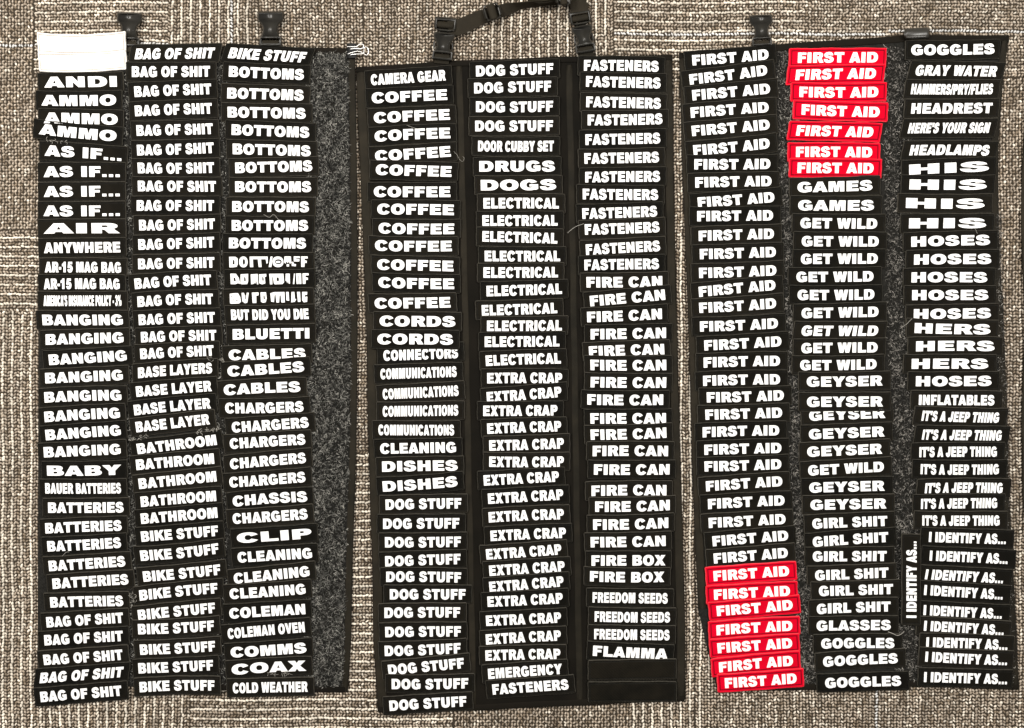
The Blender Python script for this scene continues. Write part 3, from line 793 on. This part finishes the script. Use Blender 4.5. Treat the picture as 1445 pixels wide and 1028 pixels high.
# ------------------------------------------------------------------ measured layout of every patch
CR = {'A': (40, 40, 3.4267), 'B': (40, 300, 3.4267), 'C': (40, 540, 3.4267), 'D': (40, 728, 3.4267),
      'E': (525, 60, 3.4267), 'F': (525, 300, 3.4267), 'G': (525, 540, 3.4267), 'H': (540, 728, 3.4267),
      'I': (965, 40, 3.1147), 'J': (970, 290, 3.1147), 'K': (980, 500, 3.1147), 'L': (983, 698, 3.1147)}
BS, BK, FA, RA = 'BAG OF SHIT', 'BIKE STUFF', 'FIRST AID', '*FIRST AID'
LAYOUT = [
 [('A', [('#', 57, 88, 470, 82, 0.06), ('#', 62, 172, 462, 160), ('ANDI', 78, 262, 427, 258), ('AMMO', 65, 352, 424, 350), ('AMMO', 77, 434, 432, 442), ('AMMO', 54, 490, 426, 525),
         ('AS IF...', 82, 590, 450, 616), ('AS IF...', 76, 694, 442, 694), ('AS IF...', 76, 791, 441, 788), ('AS IF...', 76, 885, 442, 884), ('AIR', 76, 969, 443, 967)]),
  ('B', [('ANYWHERE', 78, 172, 444, 168), ('AR-15 MAG BAG', 82, 264, 448, 266), ('AR-15 MAG BAG', 77, 345, 441, 345), ("AMERICA'S INSURANCE POLICY - 3%", 76, 428, 450, 427),
         ('BANGING', 70, 521, 456, 520), ('BANGING', 86, 615, 460, 605), ('BANGING', 102, 714, 475, 692), ('BANGING', 84, 802, 456, 786), ('BANGING', 80, 892, 449, 881), ('BANGING', 81, 987, 442, 967)]),
  ('C', [('BANGING', 86, 254, 446, 230), ('BANGING', 77, 338, 446, 322), ('BABY', 93, 429, 450, 424), ('BAUER BATTERIES', 85, 513, 448, 512), ('BATTERIES', 99, 606, 461, 604),
         ('BATTERIES', 84, 704, 450, 690), ('BATTERIES', 95, 794, 448, 775), ('BATTERIES', 101, 888, 468, 864), ('BATTERIES', 119, 972, 483, 950)]),
  ('D', [('BATTERIES', 108, 418, 458, 410), (BS, 90, 515, 458, 492), (BS, 79, 602, 456, 580), (BS, 76, 698, 455, 672), (BS, 60, 785, 458, 755, .25), (BS, 61, 876, 450, 845)])],
 [('A', [(BS, 520, 126, 898, 121, .2), (BS, 503, 212, 878, 210), (BS, 515, 308, 884, 294), (BS, 518, 400, 887, 387), (BS, 525, 496, 891, 487), (BS, 527, 592, 895, 580), (BS, 531, 679, 897, 677),
         (BS, 532, 764, 907, 766), (BS, 526, 858, 897, 858), (BS, 538, 955, 901, 948)]),
  ('B', [(BS, 534, 157, 898, 145), (BS, 533, 250, 899, 242), (BS, 516, 343, 883, 323), (BS, 530, 429, 892, 415), (BS, 536, 519, 901, 506), (BS, 546, 602, 908, 592), (BS, 543, 684, 895, 667),
         ('BASE LAYERS', 532, 774, 888, 750, .06), ('BASE LAYER', 523, 866, 885, 838), ('BASE LAYER', 512, 954, 880, 920)]),
  ('C', [('BASE LAYER', 522, 216, 875, 177), ('BATHROOM', 528, 322, 908, 277), ('BATHROOM', 523, 398, 897, 367), ('BATHROOM', 536, 490, 908, 453), ('BATHROOM', 546, 576, 907, 547),
         ('BATHROOM', 546, 659, 913, 629), (BK, 548, 746, 917, 717), (BK, 545, 842, 920, 806), (BK, 557, 941, 928, 906)]),
  ('D', [(BK, 539, 383, 914, 347), (BK, 532, 480, 902, 444), (BK, 532, 552, 897, 534), (BK, 542, 650, 903, 632), (BK, 534, 739, 893, 723), (BK, 540, 824, 900, 816)])],
 [('A', [(BK, 974, 120, 1340, 142, .26)] + [('BOTTOMS',) + t for t in ((972, 211, 1332, 227), (964, 314, 1331, 325), (965, 406, 1340, 413), (985, 491, 1358, 505), (990, 584, 1364, 594),
         (1002, 676, 1372, 666), (1002, 768, 1367, 768), (988, 862, 1356, 864), (985, 955, 1352, 955))]),
  ('B', [('BOTTOMS', 972, 149, 1342, 150), ('BOTTIOUEFF', 973, 240, 1350, 238), ('DU DI DOI.TIIF', 980, 324, 1355, 322), ('BBU TD MILIIG', 976, 415, 1349, 408), ('BUT DID YOU DIE', 982, 497, 1354, 492),
         ('BLUETTI', 990, 590, 1358, 584), ('CABLES', 971, 690, 1340, 682), ('CABLES', 965, 770, 1333, 746), ('CABLES', 946, 857, 1314, 840), ('CHARGERS', 954, 949, 1330, 941)]),
  ('C', [('CHARGERS', 986, 218, 1354, 193), ('CHARGERS', 976, 296, 1338, 274), ('CHARGERS', 977, 394, 1341, 363), ('CHARGERS', 974, 484, 1339, 457), ('CHASSIS', 990, 572, 1347, 548),
         ('CHARGERS', 990, 660, 1349, 636), ('CLIP', 1010, 754, 1368, 730), ('CLEANING', 1013, 846, 1370, 824)]),
  ('D', [('CLEANING', 995, 305, 1358, 268), ('CLEANING', 975, 380, 1339, 355), ('COLEMAN', 974, 472, 1338, 450), ('COLEMAN OVEN', 966, 570, 1335, 537), ('COMMS', 980, 662, 1344, 638),
         ('COAX', 985, 742, 1342, 722), ('COLD WEATHER', 990, 833, 1350, 826)])],
 [('E', [('CAMERA GEAR', -4, 183, 355, 160)] + [('COFFEE',) + t for t in ((0, 270, 362, 253), (10, 365, 375, 348), (14, 453, 377, 436), (16, 551, 379, 528), (20, 616, 384, 626), (10, 723, 378, 724),
         (27, 806, 395, 810), (33, 901, 397, 905), (16, 985, 385, 988))]),
  ('F', [('COFFEE', 27, 252, 393, 260), ('COFFEE', 32, 340, 396, 348), ('COFFEE', 14, 441, 378, 436), ('CORDS', 38, 525, 402, 528), ('CORDS', 28, 612, 391, 614), ('CONNECTORS', 56, 688, 414, 674),
         ('COMMUNICATIONS', 42, 782, 408, 770), ('COMMUNICATIONS', 53, 880, 417, 862), ('COMMUNICATIONS', 53, 963, 416, 957)]),
  ('G', [('COMMUNICATIONS', 32, 230, 396, 231), ('CLEANING', 41, 320, 405, 313), ('DISHES', 50, 406, 413, 400), ('DISHES', 53, 506, 412, 480)] +
        [('DOG STUFF',) + t for t in ((67, 590, 431, 583), (55, 683, 421, 680), (64, 774, 429, 771), (65, 864, 427, 852), (70, 937, 430, 941))]),
  ('H', [('DOG STUFF',) + t for t in ((36, 380, 400, 380), (10, 468, 374, 466), (14, 561, 378, 558), (11, 656, 376, 642), (28, 746, 392, 712), (45, 816, 413, 812), (34, 918, 404, 896))])],
 [('E', [('DOG STUFF', 504, 140, 875, 127), ('DOG STUFF', 495, 222, 865, 212), ('DOG STUFF', 504, 315, 874, 312), ('DOG STUFF', 500, 406, 874, 404), ('DOOR CUBBY SET', 514, 504, 877, 504),
         ('DRUGS', 520, 600, 883, 599), ('DOGS', 527, 692, 889, 689), ('ELECTRICAL', 540, 778, 902, 778), ('ELECTRICAL', 535, 863, 896, 862), ('ELECTRICAL', 535, 938, 895, 948)]),
  ('F', [('ELECTRICAL',) + t for t in ((546, 212, 908, 212), (540, 292, 898, 290), (555, 382, 917, 370), (532, 475, 894, 463), (557, 550, 917, 547), (546, 626, 905, 623), (551, 716, 911, 704))] +
        [('EXTRA CRAP', 558, 800, 918, 800), ('EXTRA CRAP', 556, 895, 914, 868), ('EXTRA CRAP', 539, 960, 895, 957)]),
  ('G', [('EXTRA CRAP',) + t for t in ((558, 222, 913, 210), (568, 306, 926, 295), (568, 385, 926, 384), (541, 474, 902, 454), (562, 562, 923, 541), (565, 650, 926, 634), (574, 740, 936, 725),
         (553, 832, 914, 807), (568, 910, 930, 888))]),
  ('H', [('EXTRA CRAP',) + t for t in ((517, 345, 873, 317), (508, 417, 869, 399), (501, 508, 861, 492), (500, 597, 860, 577), (498, 674, 858, 666))] +
        [('EMERGENCY', 511, 764, 866, 739), ('FASTENERS', 532, 840, 897, 815)])],
 [('E', [('FASTENERS',) + t for t in ((1026, 110, 1385, 115), (1036, 190, 1394, 198), (1037, 288, 1395, 296), (1044, 378, 1403, 372), (1033, 472, 1392, 464), (1028, 563, 1386, 556), (1032, 652, 1391, 648),
         (1020, 735, 1382, 738), (1018, 830, 1377, 818), (1030, 907, 1388, 894), (1035, 1003, 1391, 984))]),
  ('F', [('FASTENERS', 1028, 254, 1386, 248)] + [('FIRE CAN',) + t for t in ((1038, 340, 1402, 335), (1055, 430, 1415, 398), (1041, 508, 1400, 492), (1058, 590, 1420, 583), (1050, 672, 1411, 660),
         (1057, 740, 1421, 740), (1058, 822, 1421, 824), (1042, 907, 1406, 908), (1057, 997, 1420, 996))]),
  ('G', [('FIRE CAN',) + t for t in ((1058, 255, 1422, 245), (1068, 330, 1430, 330), (1074, 422, 1437, 421), (1062, 522, 1422, 519), (1080, 603, 1438, 595), (1070, 690, 1431, 681), (1058, 774, 1418, 767))] +
        [('FIRE BOX', 1062, 861, 1417, 859), ('FIRE BOX', 1055, 940, 1412, 943)]),
  ('H', [('FREEDOM SEEDS', 1016, 395, 1377, 400), ('FREEDOM SEEDS', 1026, 489, 1388, 493), ('FREEDOM SEEDS', 1024, 573, 1386, 578), ('FLAMMA', 1018, 654, 1377, 670),
         ('@', 1024, 748, 1390, 742), ('@', 1022, 852, 1392, 850)])],
 [('I', [(FA,) + t for t in ((38, 144, 370, 117), (26, 228, 364, 186), (38, 296, 377, 266), (31, 371, 371, 346), (36, 453, 375, 424), (43, 540, 375, 508), (47, 600, 378, 598), (51, 678, 384, 671),
         (62, 768, 396, 743), (59, 827, 390, 823), (66, 913, 394, 903), (71, 994, 403, 984))]),
  ('J', [(FA,) + t for t in ((52, 299, 389, 287), (51, 380, 385, 349), (53, 453, 388, 432), (56, 535, 396, 520), (75, 617, 411, 598), (72, 690, 405, 682), (70, 770, 406, 763), (86, 846, 422, 836),
         (80, 921, 415, 911), (68, 996, 402, 987))]),
  ('K', [(FA,) + t for t in ((44, 420, 380, 411), (45, 495, 380, 484), (51, 580, 384, 557), (60, 658, 394, 641), (63, 742, 398, 724), (80, 822, 410, 796), (85, 898, 408, 872))]),
  ('L', [(RA,) + t for t in ((75, 358, 404, 335), (77, 440, 408, 422), (89, 513, 420, 485), (88, 595, 419, 575), (92, 675, 418, 652), (99, 758, 421, 728), (125, 830, 438, 808))])],
 [('I', [(RA, 502, 130, 851, 128, .02), (RA, 493, 205, 843, 198, .10), (RA, 509, 283, 853, 283, .02), (RA, 518, 360, 858, 371), (RA, 496, 450, 830, 458, .12), (RA, 494, 543, 826, 545), (RA, 500, 614, 832, 616),
         ('GAMES', 500, 701, 827, 692), ('GAMES', 503, 780, 834, 780), ('GET WILD', 513, 857, 848, 860), ('GET WILD', 519, 937, 855, 938)]),
  ('J', [('GET WILD',) + t for t in ((500, 236, 835, 234), (480, 316, 816, 313), (485, 396, 820, 393), (502, 475, 838, 468), (503, 552, 837, 552, .12), (501, 628, 834, 624), (496, 705, 829, 700))] +
        [('GEYSER', 525, 777, 857, 772), ('GEYSER', 525, 864, 857, 862), ('GEYSER', 536, 925, 868, 912)]),
  ('K', [('GEYSER', 503, 353, 834, 340), ('GEYSER', 496, 430, 824, 416), ('GET WILD', 500, 512, 830, 494), ('GEYSER', 505, 587, 835, 578), ('GEYSER', 510, 663, 842, 656),
         ('GIRL SHIT', 518, 745, 845, 732), ('GIRL SHIT', 520, 825, 849, 802), ('GIRL SHIT', 520, 889, 842, 887), ('GIRL SHIT', 530, 973, 850, 960)]),
  ('L', [('GIRL SHIT', 538, 425, 861, 415), ('GIRL SHIT', 528, 502, 850, 490), ('GLASSES', 528, 577, 852, 573), ('GOGGLES', 548, 654, 868, 652), ('GOGGLES', 556, 734, 882, 718), ('GOGGLES', 565, 828, 897, 818)])],
 [('I', [('GOGGLES', 1000, 98, 1363, 93), ('GRAY WATER', 1020, 185, 1375, 190, .2), ('HAMMERS/PRY/FLIES', 1000, 270, 1356, 270, .12), ('HEADREST', 1001, 354, 1354, 352, .06), ("HERE'S YOUR SIGN", 989, 440, 1342, 438, .22),
         ('HEADLAMPS', 995, 535, 1341, 536, .17), ('HIS', 990, 622, 1338, 607), ('HIS', 992, 689, 1329, 689), ('HIS', 977, 771, 1320, 773), ('HIS', 990, 858, 1327, 857), ('HOSES', 1000, 938, 1343, 930)]),
  ('J', [('HOSES', 997, 238, 1334, 235), ('HOSES', 985, 316, 1316, 316), ('HOSES', 988, 395, 1321, 394), ('HOSES', 996, 479, 1332, 474), ('HERS', 999, 541, 1330, 547), ('HERS', 1005, 618, 1347, 617),
         ('HERS', 986, 696, 1320, 696), ('HOSES', 1005, 774, 1335, 772), ('INFLATABLES', 1018, 855, 1348, 857), ("IT'S A JEEP THING", 1032, 926, 1368, 935, .12)]),
  ('K', [("IT'S A JEEP THING",) + t for t in ((1003, 354, 1348, 358, .12), (989, 430, 1327, 428), (995, 508, 1336, 508), (1014, 587, 1352, 586, .08), (996, 658, 1328, 654), (1002, 732, 1339, 732))]),
  ('L', [('I IDENTIFY AS...',) + t for t in ((1022, 187, 1358, 197), (1025, 268, 1365, 283), (1006, 350, 1346, 368, .1), (1001, 420, 1343, 440), (998, 508, 1340, 525), (1000, 576, 1348, 596),
         (1010, 648, 1364, 660), (1005, 714, 1362, 730), (1000, 802, 1362, 812))])],
]
RATIO = [1.165, 1.165, 1.175, 1.175, 1.175, 1.175, 1.215, 1.225, 1.225]
PANEL_W = ["left panel's", "left panel's", "left panel's", "middle panel's", "middle panel's", "middle panel's", "right panel's", "right panel's", "right panel's"]
COL_W = ['left', 'middle', 'right'] * 3
ORD = ['first', 'second', 'third', 'fourth', 'fifth', 'sixth', 'seventh', 'eighth', 'ninth', 'tenth', 'eleventh', 'twelfth', 'thirteenth', 'fourteenth', 'fifteenth', 'sixteenth', 'seventeenth',
       'eighteenth', 'nineteenth', 'twentieth', 'twenty-first', 'twenty-second', 'twenty-third', 'twenty-fourth', 'twenty-fifth', 'twenty-sixth', 'twenty-seventh', 'twenty-eighth', 'twenty-ninth', 'thirtieth']

PATCHES = []
for c, blocks in enumerate(LAYOUT):
    row = 0
    for (cr, items) in blocks:
        ox, oy, s = CR[cr]
        for it in items:
            t, xl, yl, xr, yr = it[:5]
            sh = it[5] if len(it) > 5 else 0.0
            PATCHES.append(dict(col=c, row=row, text=t.lstrip('*'), key=t, kind={'*': 'red', '#': 'white', '@': 'blank'}.get(t[0], 'black'),
                                a=(ox + xl / s, oy + yl / s), b=(ox + xr / s, oy + yr / s), sh=sh))
            row += 1
# the one patch turned on its side, between the middle and right columns of the right panel
PATCHES.append(dict(col=9, row=0, text='I IDENTIFY AS...', key='sideways', kind='black', a=(983 + 943 / 3.1147, 698 + 540 / 3.1147), b=(983 + 943 / 3.1147, 698 + 207 / 3.1147), sh=0.0))

# labels -----------------------------------------------------------------
BRAND = {'ANDI': 'four wide letters', 'AR-15 MAG BAG': 'wording that ends MAG BAG', 'BAUER BATTERIES': 'narrow lettering that ends BATTERIES', 'BLUETTI': 'seven letters', 'COLEMAN': 'seven letters',
         'COLEMAN OVEN': 'narrow lettering that ends OVEN', "IT'S A JEEP THING": "narrow wording that starts IT'S A", 'FLAMMA': 'six letters'}
SPECIAL = {'ANDI': 'black patch with four wide letters just under the blank white patches',
           'BAUER BATTERIES': 'black patch with narrow lettering ending in BATTERIES, under the BABY patch',
           'BLUETTI': 'black patch with seven bold letters between BUT DID YOU DIE and CABLES',
           'COLEMAN': 'black patch with one seven letter word, directly above the patch ending OVEN',
           'COLEMAN OVEN': 'black patch with narrow two word lettering ending in OVEN',
           'FLAMMA': 'black patch with six letters, between FREEDOM SEEDS and the blank black patches',
           'BOTTIOUEFF': 'black patch with broken lettering right under the lowest BOTTOMS patch',
           'DU DI DOI.TIIF': 'black patch with broken lettering, middle one of three above BUT DID YOU DIE',
           'BBU TD MILIIG': 'black patch with broken lettering right above the BUT DID YOU DIE patch',
           "AMERICA'S INSURANCE POLICY - 3%": "black patch with very squeezed AMERICA'S INSURANCE POLICY lettering"}
from collections import Counter
total = Counter((p['text'], p['kind']) for p in PATCHES)
def make_label(p):
    t, k, c = p['text'], p['kind'], p['col']
    if c == 9: return 'black I IDENTIFY AS patch turned on its side, standing between two columns'
    if k == 'white': return ['topmost blank white patch in the left panel corner', 'lower blank white patch directly above the first worded patch'][p['row']]
    if k == 'blank': return 'blank black patch directly under the six letter patch' if p['row'] % 100 == min(q['row'] for q in PATCHES if q['kind'] == 'blank') else 'blank black patch at the bottom of the middle panel, lowest one'
    if t in SPECIAL: return SPECIAL[t]
    same = [q for q in PATCHES if q['col'] == c and q['text'] == t and q['kind'] == k]
    i = same.index(p)
    if t == 'AR-15 MAG BAG': return ['black patch ending in MAG BAG, directly below the ANYWHERE patch', "black patch ending in MAG BAG, directly above AMERICA'S INSURANCE POLICY"][i]
    if t == "IT'S A JEEP THING": return f"black patch with narrow IT'S A lettering, {ORD[i]} one down from INFLATABLES"
    tt = t.rstrip('.')
    if total[(t, k)] == 1: return f'{k} patch with the white word{"s" if " " in t else ""} {tt}'
    if len(same) == 1: return f'{k} {tt} patch, only one in the {PANEL_W[c]} {COL_W[c]} column'
    rows = [q['row'] for q in same]
    if rows[-1] - rows[0] == len(rows) - 1 and rows[0] > 0:
        prev = next(q for q in PATCHES if q['col'] == c and q['row'] == rows[0] - 1)
        if total[(prev['text'], prev['kind'])] == 1 and prev['text'] not in SPECIAL and prev['kind'] == 'black':
            return f'{k} {tt} patch, {ORD[i]} one down from the {prev["text"].rstrip(".")} patch'
    return f'{k} patch, {ORD[i]} {tt} down in the {PANEL_W[c]} {COL_W[c]} column'

# patch builder ------------------------------------------------------------
PH = 27.6
NX, NY = 20, 4
def axis(half, groove, n):
    e = [0.0, 0.45, 1.0, groove - 0.75, groove, groove + 0.75, groove + 1.6]
    left = [-half + v for v in e]
    right = [half - v for v in e[::-1]]
    mid = list(np.linspace(left[-1], right[0], n + 2)[1:-1])
    return np.array(left + mid + right)

Z0 = ZP1 + 0.9
for p in PATCHES:
    a, b = Vector(p['a']), Vector(p['b'])
    ctr = (a + b) / 2
    d = b - a
    tw = d.length
    ang = math.atan2(-d.y, d.x)                     # world sense (y up)
    k = p['kind']
    ratio = RATIO[p['col']] if p['col'] < 9 else 1.2
    w = tw * ratio
    if k == 'white': w = 124.0
    if k == 'blank': w = 125.0
    if k == 'black' and p['col'] < 9: w = min(max(w, 121), 134)
    h = PH if k != 'red' else 27.2
    if k == 'white': h = 27.0
    if k == 'blank': h = 30.0
    th = 1.5
    groove = 3.0 if k != 'red' else 3.9
    ph = [random.uniform(0, 6.28) for _ in range(5)]
    bow = random.gauss(0, 0.00016) + (0.0003 if p['key'] == BK and p['row'] == 35 else 0)
    if k == 'white': bow = 0.0009
    lift = random.uniform(-0.15, 0.45)
    curl = random.gauss(0, 0.00022)
    sh = p['sh'] + random.gauss(0, 0.012)
    ztop, zbot = 1.5, 0.0
    if p['text'] == 'CONNECTORS': ztop, zbot = 0.0, 0.0
    if p['text'] == 'CORDS' and p['row'] == 14: ztop, zbot = 1.5, 1.6
    if p['text'] == 'GEYSER' and p['row'] == 19: ztop, zbot = 1.5, 1.6
    if p['text'] == 'GEYSER' and p['row'] == 20: ztop, zbot = 0.0, 0.0
    if k == 'white' and p['row'] == 0: ztop, zbot = 8.0, 1.6
    if p['key'] == 'sideways': ztop, zbot = 1.6, 1.2
    def relief(x, y):
        """height of the cloth face above its underside, mm"""
        return 0.20 * np.sin(x * 0.10 + ph[0] + y * 0.06) + 0.08 * np.sin(x * 0.17 + ph[1] - y * 0.12) + 0.05 * np.sin(y * 0.28 + ph[2] + x * 0.05)
    def place(x, y, z):
        """patch space -> metres relative to the patch centre"""
        xx = x + sh * y
        yy = y + bow * x * x * (1 + 0.3 * math.sin(ph[3]))
        zt = zbot + (ztop - zbot) * (y / h + 0.5) + lift + np.abs(curl) * x * x * 0.25
        return np.stack([xx * 0.001, yy * 0.001, (z + zt) * 0.001], -1)
    xs, ys = axis(w / 2, groove, NX), axis(h / 2, groove, NY)
    X, Y = np.meshgrid(xs, ys)
    ex = w / 2 - np.abs(X); ey = h / 2 - np.abs(Y); e = np.minimum(ex, ey)
    rim = np.interp(e, [0, 0.45, 1.0, groove - 0.75, groove, groove + 0.75, groove + 1.6], [-0.9, -0.28, 0.0, 0.05, -0.75, -0.05, 0.0])
    Z = th + rim + relief(X, Y) * np.clip(e / 3, 0.2, 1) + (np.sin(X * 2.6) * 0.04) * (e < 2.4)
    # round the corners a little and let the edge wander
    cr_ = (ex < 1.0) & (ey < 1.0)
    X = np.where(cr_, X * (1 - 0.7 / (w / 2)), X); Y = np.where(cr_, Y * (1 - 0.7 / (h / 2)), Y)
    X = X + np.where(ex < 1.1, 0.25 * np.sin(Y * 0.4 + ph[4]), 0); Y = Y + np.where(ey < 1.1, 0.28 * np.sin(X * 0.13 + ph[2]) + 0.12 * np.sin(X * 0.51 + ph[1]), 0)
    top = place(X.ravel(), Y.ravel(), Z.ravel())
    nx_, ny_ = len(xs), len(ys)
    idx = np.arange(nx_ * ny_).reshape(ny_, nx_)
    q = np.stack([idx[:-1, :-1], idx[:-1, 1:], idx[1:, 1:], idx[1:, :-1]], -1).reshape(-1, 4)
    ring = np.concatenate([idx[0, :], idx[1:, -1], idx[-1, -2::-1], idx[-2:0:-1, 0]])
    low = top[ring].copy()
    low[:, 2] = place(X.ravel()[ring], Y.ravel()[ring], np.zeros(len(ring)))[:, 2]
    nb = len(top)
    m = len(ring); ar = np.arange(m); nxt = (ar + 1) % m
    qs = np.stack([ring[ar], nb + ar, nb + nxt, ring[nxt]], -1)
    mk = {'blank': 'black'}.get(k, k)
    me = mesh_np('name_patch', np.concatenate([top, low]), np.concatenate([q, qs]), None,
                 [M[mk], M[mk + '_edge'], M[mk + '_thread']], smooth=True)
    ef = np.minimum(w / 2 - np.abs((xs[:-1] + xs[1:]) / 2)[None, :], h / 2 - np.abs((ys[:-1] + ys[1:]) / 2)[:, None]).ravel()
    mi = np.where(ef < 0.95, 1, np.where((ef > groove - 0.72) & (ef < groove + 0.72), 2, 0))  # groove faces take the thread colour, thread and painted-in shade together
    me.polygons.foreach_set('material_index', np.concatenate([mi, np.ones(len(qs), int)]).astype(np.int32))
    zc = Z0 + (2.6 if p['key'] == 'sideways' else 0.0)
    o = link('name_patch', me, None, W(ctr.x, ctr.y, zc + 2.2)[:2] + (zc * 0.001,))
    o.rotation_euler = (0, 0, ang)
    g = {'white': 'blank white patches', 'blank': 'blank black patches', 'red': 'red FIRST AID patches'}.get(k)
    if g is None:
        if p['text'] in BRAND: g = f'black patches with {BRAND[p["text"]]}'
        elif total[(p['text'], k)] > 1: g = f'black {p["text"].rstrip(".")} patches'
        else: g = 'black patches with wording used once'
    tag(o, make_label(p), 'patch', g)
    # stitching along the groove
    gx_, gy_ = w / 2 - groove, h / 2 - groove
    st = []
    pitch, ln, wd = 2.6, 0.85, 0.28
    for sy in (-1, 1):
        for x in np.arange(-gx_ + 1, gx_ - 0.5, pitch): st.append((x, sy * gy_, 0))
    for sx in (-1, 1):
        for y in np.arange(-gy_ + 1, gy_ - 0.5, pitch): st.append((sx * gx_, y, 1))
    st = np.array(st); n = len(st)
    u = np.where(st[:, 2:3] == 0, [[1.0, 0.0]], [[0.0, 1.0]]); v = u[:, ::-1]
    V = np.zeros((n, 8, 3))
    zz = th - 0.38 + relief(st[:, 0], st[:, 1]) * 0.9
    for c_, (du, dv, dz) in enumerate(((-1, -1, -.2), (1, -1, -.2), (1, 1, -.2), (-1, 1, -.2), (-.8, -.7, .16), (.8, -.7, .16), (.8, .7, .16), (-.8, .7, .16))):
        xy = st[:, :2] + u * du * ln + v * dv * wd
        V[:, c_] = place(xy[:, 0], xy[:, 1], zz + dz)
    f = np.array([[0, 1, 5, 4], [1, 2, 6, 5], [2, 3, 7, 6], [3, 0, 4, 7], [4, 5, 6, 7]])
    qd = (f[None] + (np.arange(n) * 8)[:, None, None]).reshape(-1, 4)
    link('stitching', mesh_np('stitching', V.reshape(-1, 3), qd, None, [M[{'black': 'black_thread', 'blank': 'black_thread', 'red': 'red_thread', 'white': 'white_thread'}[k]]]), o)
    # lettering
    if k in ('black', 'red'):
        if p['text'] not in TL: TL[p['text']] = broken_layout(BROKEN[p['text']]) if p['text'] in BROKEN else text_layout(p['text'])
        V2, T2, E2 = TL[p['text']]
        capH = 14.6 if p['col'] < 6 else 14.2
        if p['text'] == 'HIS': capH = 13.8
        if p['text'] in ('CLIP', 'AIR', 'BABY', 'HERS', 'HOSES'): capH = 14.0
        x, y = V2[:, 0] * tw, V2[:, 1] * capH
        if p['text'] == 'CONNECTORS': y = y - 1.6
        zt = th + relief(x, y)
        topv = place(x, y, zt + 0.48); botv = place(x, y, zt - 0.15)
        nv = len(topv)
        sq = np.stack([E2[:, 0], E2[:, 1], E2[:, 1] + nv, E2[:, 0] + nv], -1)
        link('lettering', mesh_np('lettering', np.concatenate([topv, botv]), sq, T2, [M['vinyl']]), o)

# ------------------------------------------------------------------ loose threads and lint
def hair(pts, label, r=0.22, z=9.0, group='loose pale threads and lint'):
    o = tube('loose_thread', [(x, y, z + 0.8 * math.sin(i * 1.9)) for i, (x, y) in enumerate(pts)], r * 0.65, M['lint'], None, seg=5, sub=5)
    return tag(o, label, 'thread', group)
hair([(1253, 892), (1259, 894), (1266, 897), (1272, 895), (1276, 891)], 'curved pale thread lying between the GLASSES patch and lowest GOGGLES patches', 0.4)
hair([(801, 329), (808, 323), (815, 319), (824, 316)], 'pale straight thread beside the FASTENERS patches in the gap to their left', 0.3)
hair([(1273, 462), (1279, 458), (1284, 453), (1287, 450)], 'pale short thread left of the first HERS patch', 0.3)
hair([(640, 214), (645, 219), (649, 226), (653, 228), (655, 224), (653, 221)], 'thin curly thread in the gap right of the COFFEE patches', 0.17)
hair([(574, 177), (588, 182), (602, 184), (612, 190)], 'thin thread trailing across the border between two COFFEE patches', 0.2)
hair([(372, 303), (380, 307), (386, 303), (392, 309), (398, 314)], 'thin wavy thread across a BOTTOMS patch edge', 0.22)
hair([(1373, 314), (1376, 322), (1379, 330)], 'tiny upright thread at the lowest HIS patch', 0.22)
hair([(88, 785), (93, 780), (98, 779)], 'short curved thread below a BATTERIES patch', 0.22)

def tuft(cx, cy, wx, wy, n, label, ang=0.0, r=0.2):
    Vs, Qs, off = [], [], 0
    root = None
    rr = random.Random(int(cx * 7 + cy))
    V, Q = [], []
    for _ in range(n):
        x = rr.uniform(-wx, wx); y = rr.uniform(-wy, wy); a = rr.uniform(0, 6.28) if rr.random() < 0.4 else rr.gauss(0, 0.5)
        pts = []
        c_ = rr.gauss(0, 0.7)
        for s in range(5):
            pts.append((cx + x * math.cos(ang) - y * math.sin(ang), cy + x * math.sin(ang) + y * math.cos(ang), 7.2 + 1.6 * math.sin(s * 0.78) + rr.uniform(0, 0.5)))
            x += math.cos(a) * 1.3; y += math.sin(a) * 1.3; a += c_
        o0 = len(V)
        for (px, py, pz) in pts:
            for j in range(3):
                t = j * 2.094
                V.append(W(px + r * math.cos(t), py + r * math.sin(t), pz + (r if j == 0 else 0)))
        for s in range(4):
            for j in range(3): Q.append((o0 + s * 3 + j, o0 + s * 3 + (j + 1) % 3, o0 + s * 3 + 3 + (j + 1) % 3, o0 + s * 3 + 3 + j))
    o = link('lint_tuft', mesh_np('lint_tuft', V, Q, None, [M['lint']], smooth=True))
    return tag(o, label, 'lint', 'loose pale threads and lint')
tuft(292, 609, 17, 2.2, 22, 'pale lint tuft right end of the gap above the first BATHROOM patch', -0.12)
tuft(196, 619, 16, 2.0, 14, 'pale lint tuft left end of the gap above the first BATHROOM patch', -0.1)
tuft(78, 199, 16, 1.8, 14, 'grey lint fringe under the lowest AMMO patch', 0.08, 0.17)
tuft(304, 507, 12, 2.4, 12, 'grey lint fringe right of the BASE LAYERS patch', 0.1, 0.17)
tuft(187, 846, 3, 8, 14, 'grey lint tuft right of the lowest BATTERIES patch', 0, 0.18)
tuft(390, 950, 18, 1.2, 16, 'grey lint fringe between the COAX and COLD WEATHER patches', -0.02, 0.15)
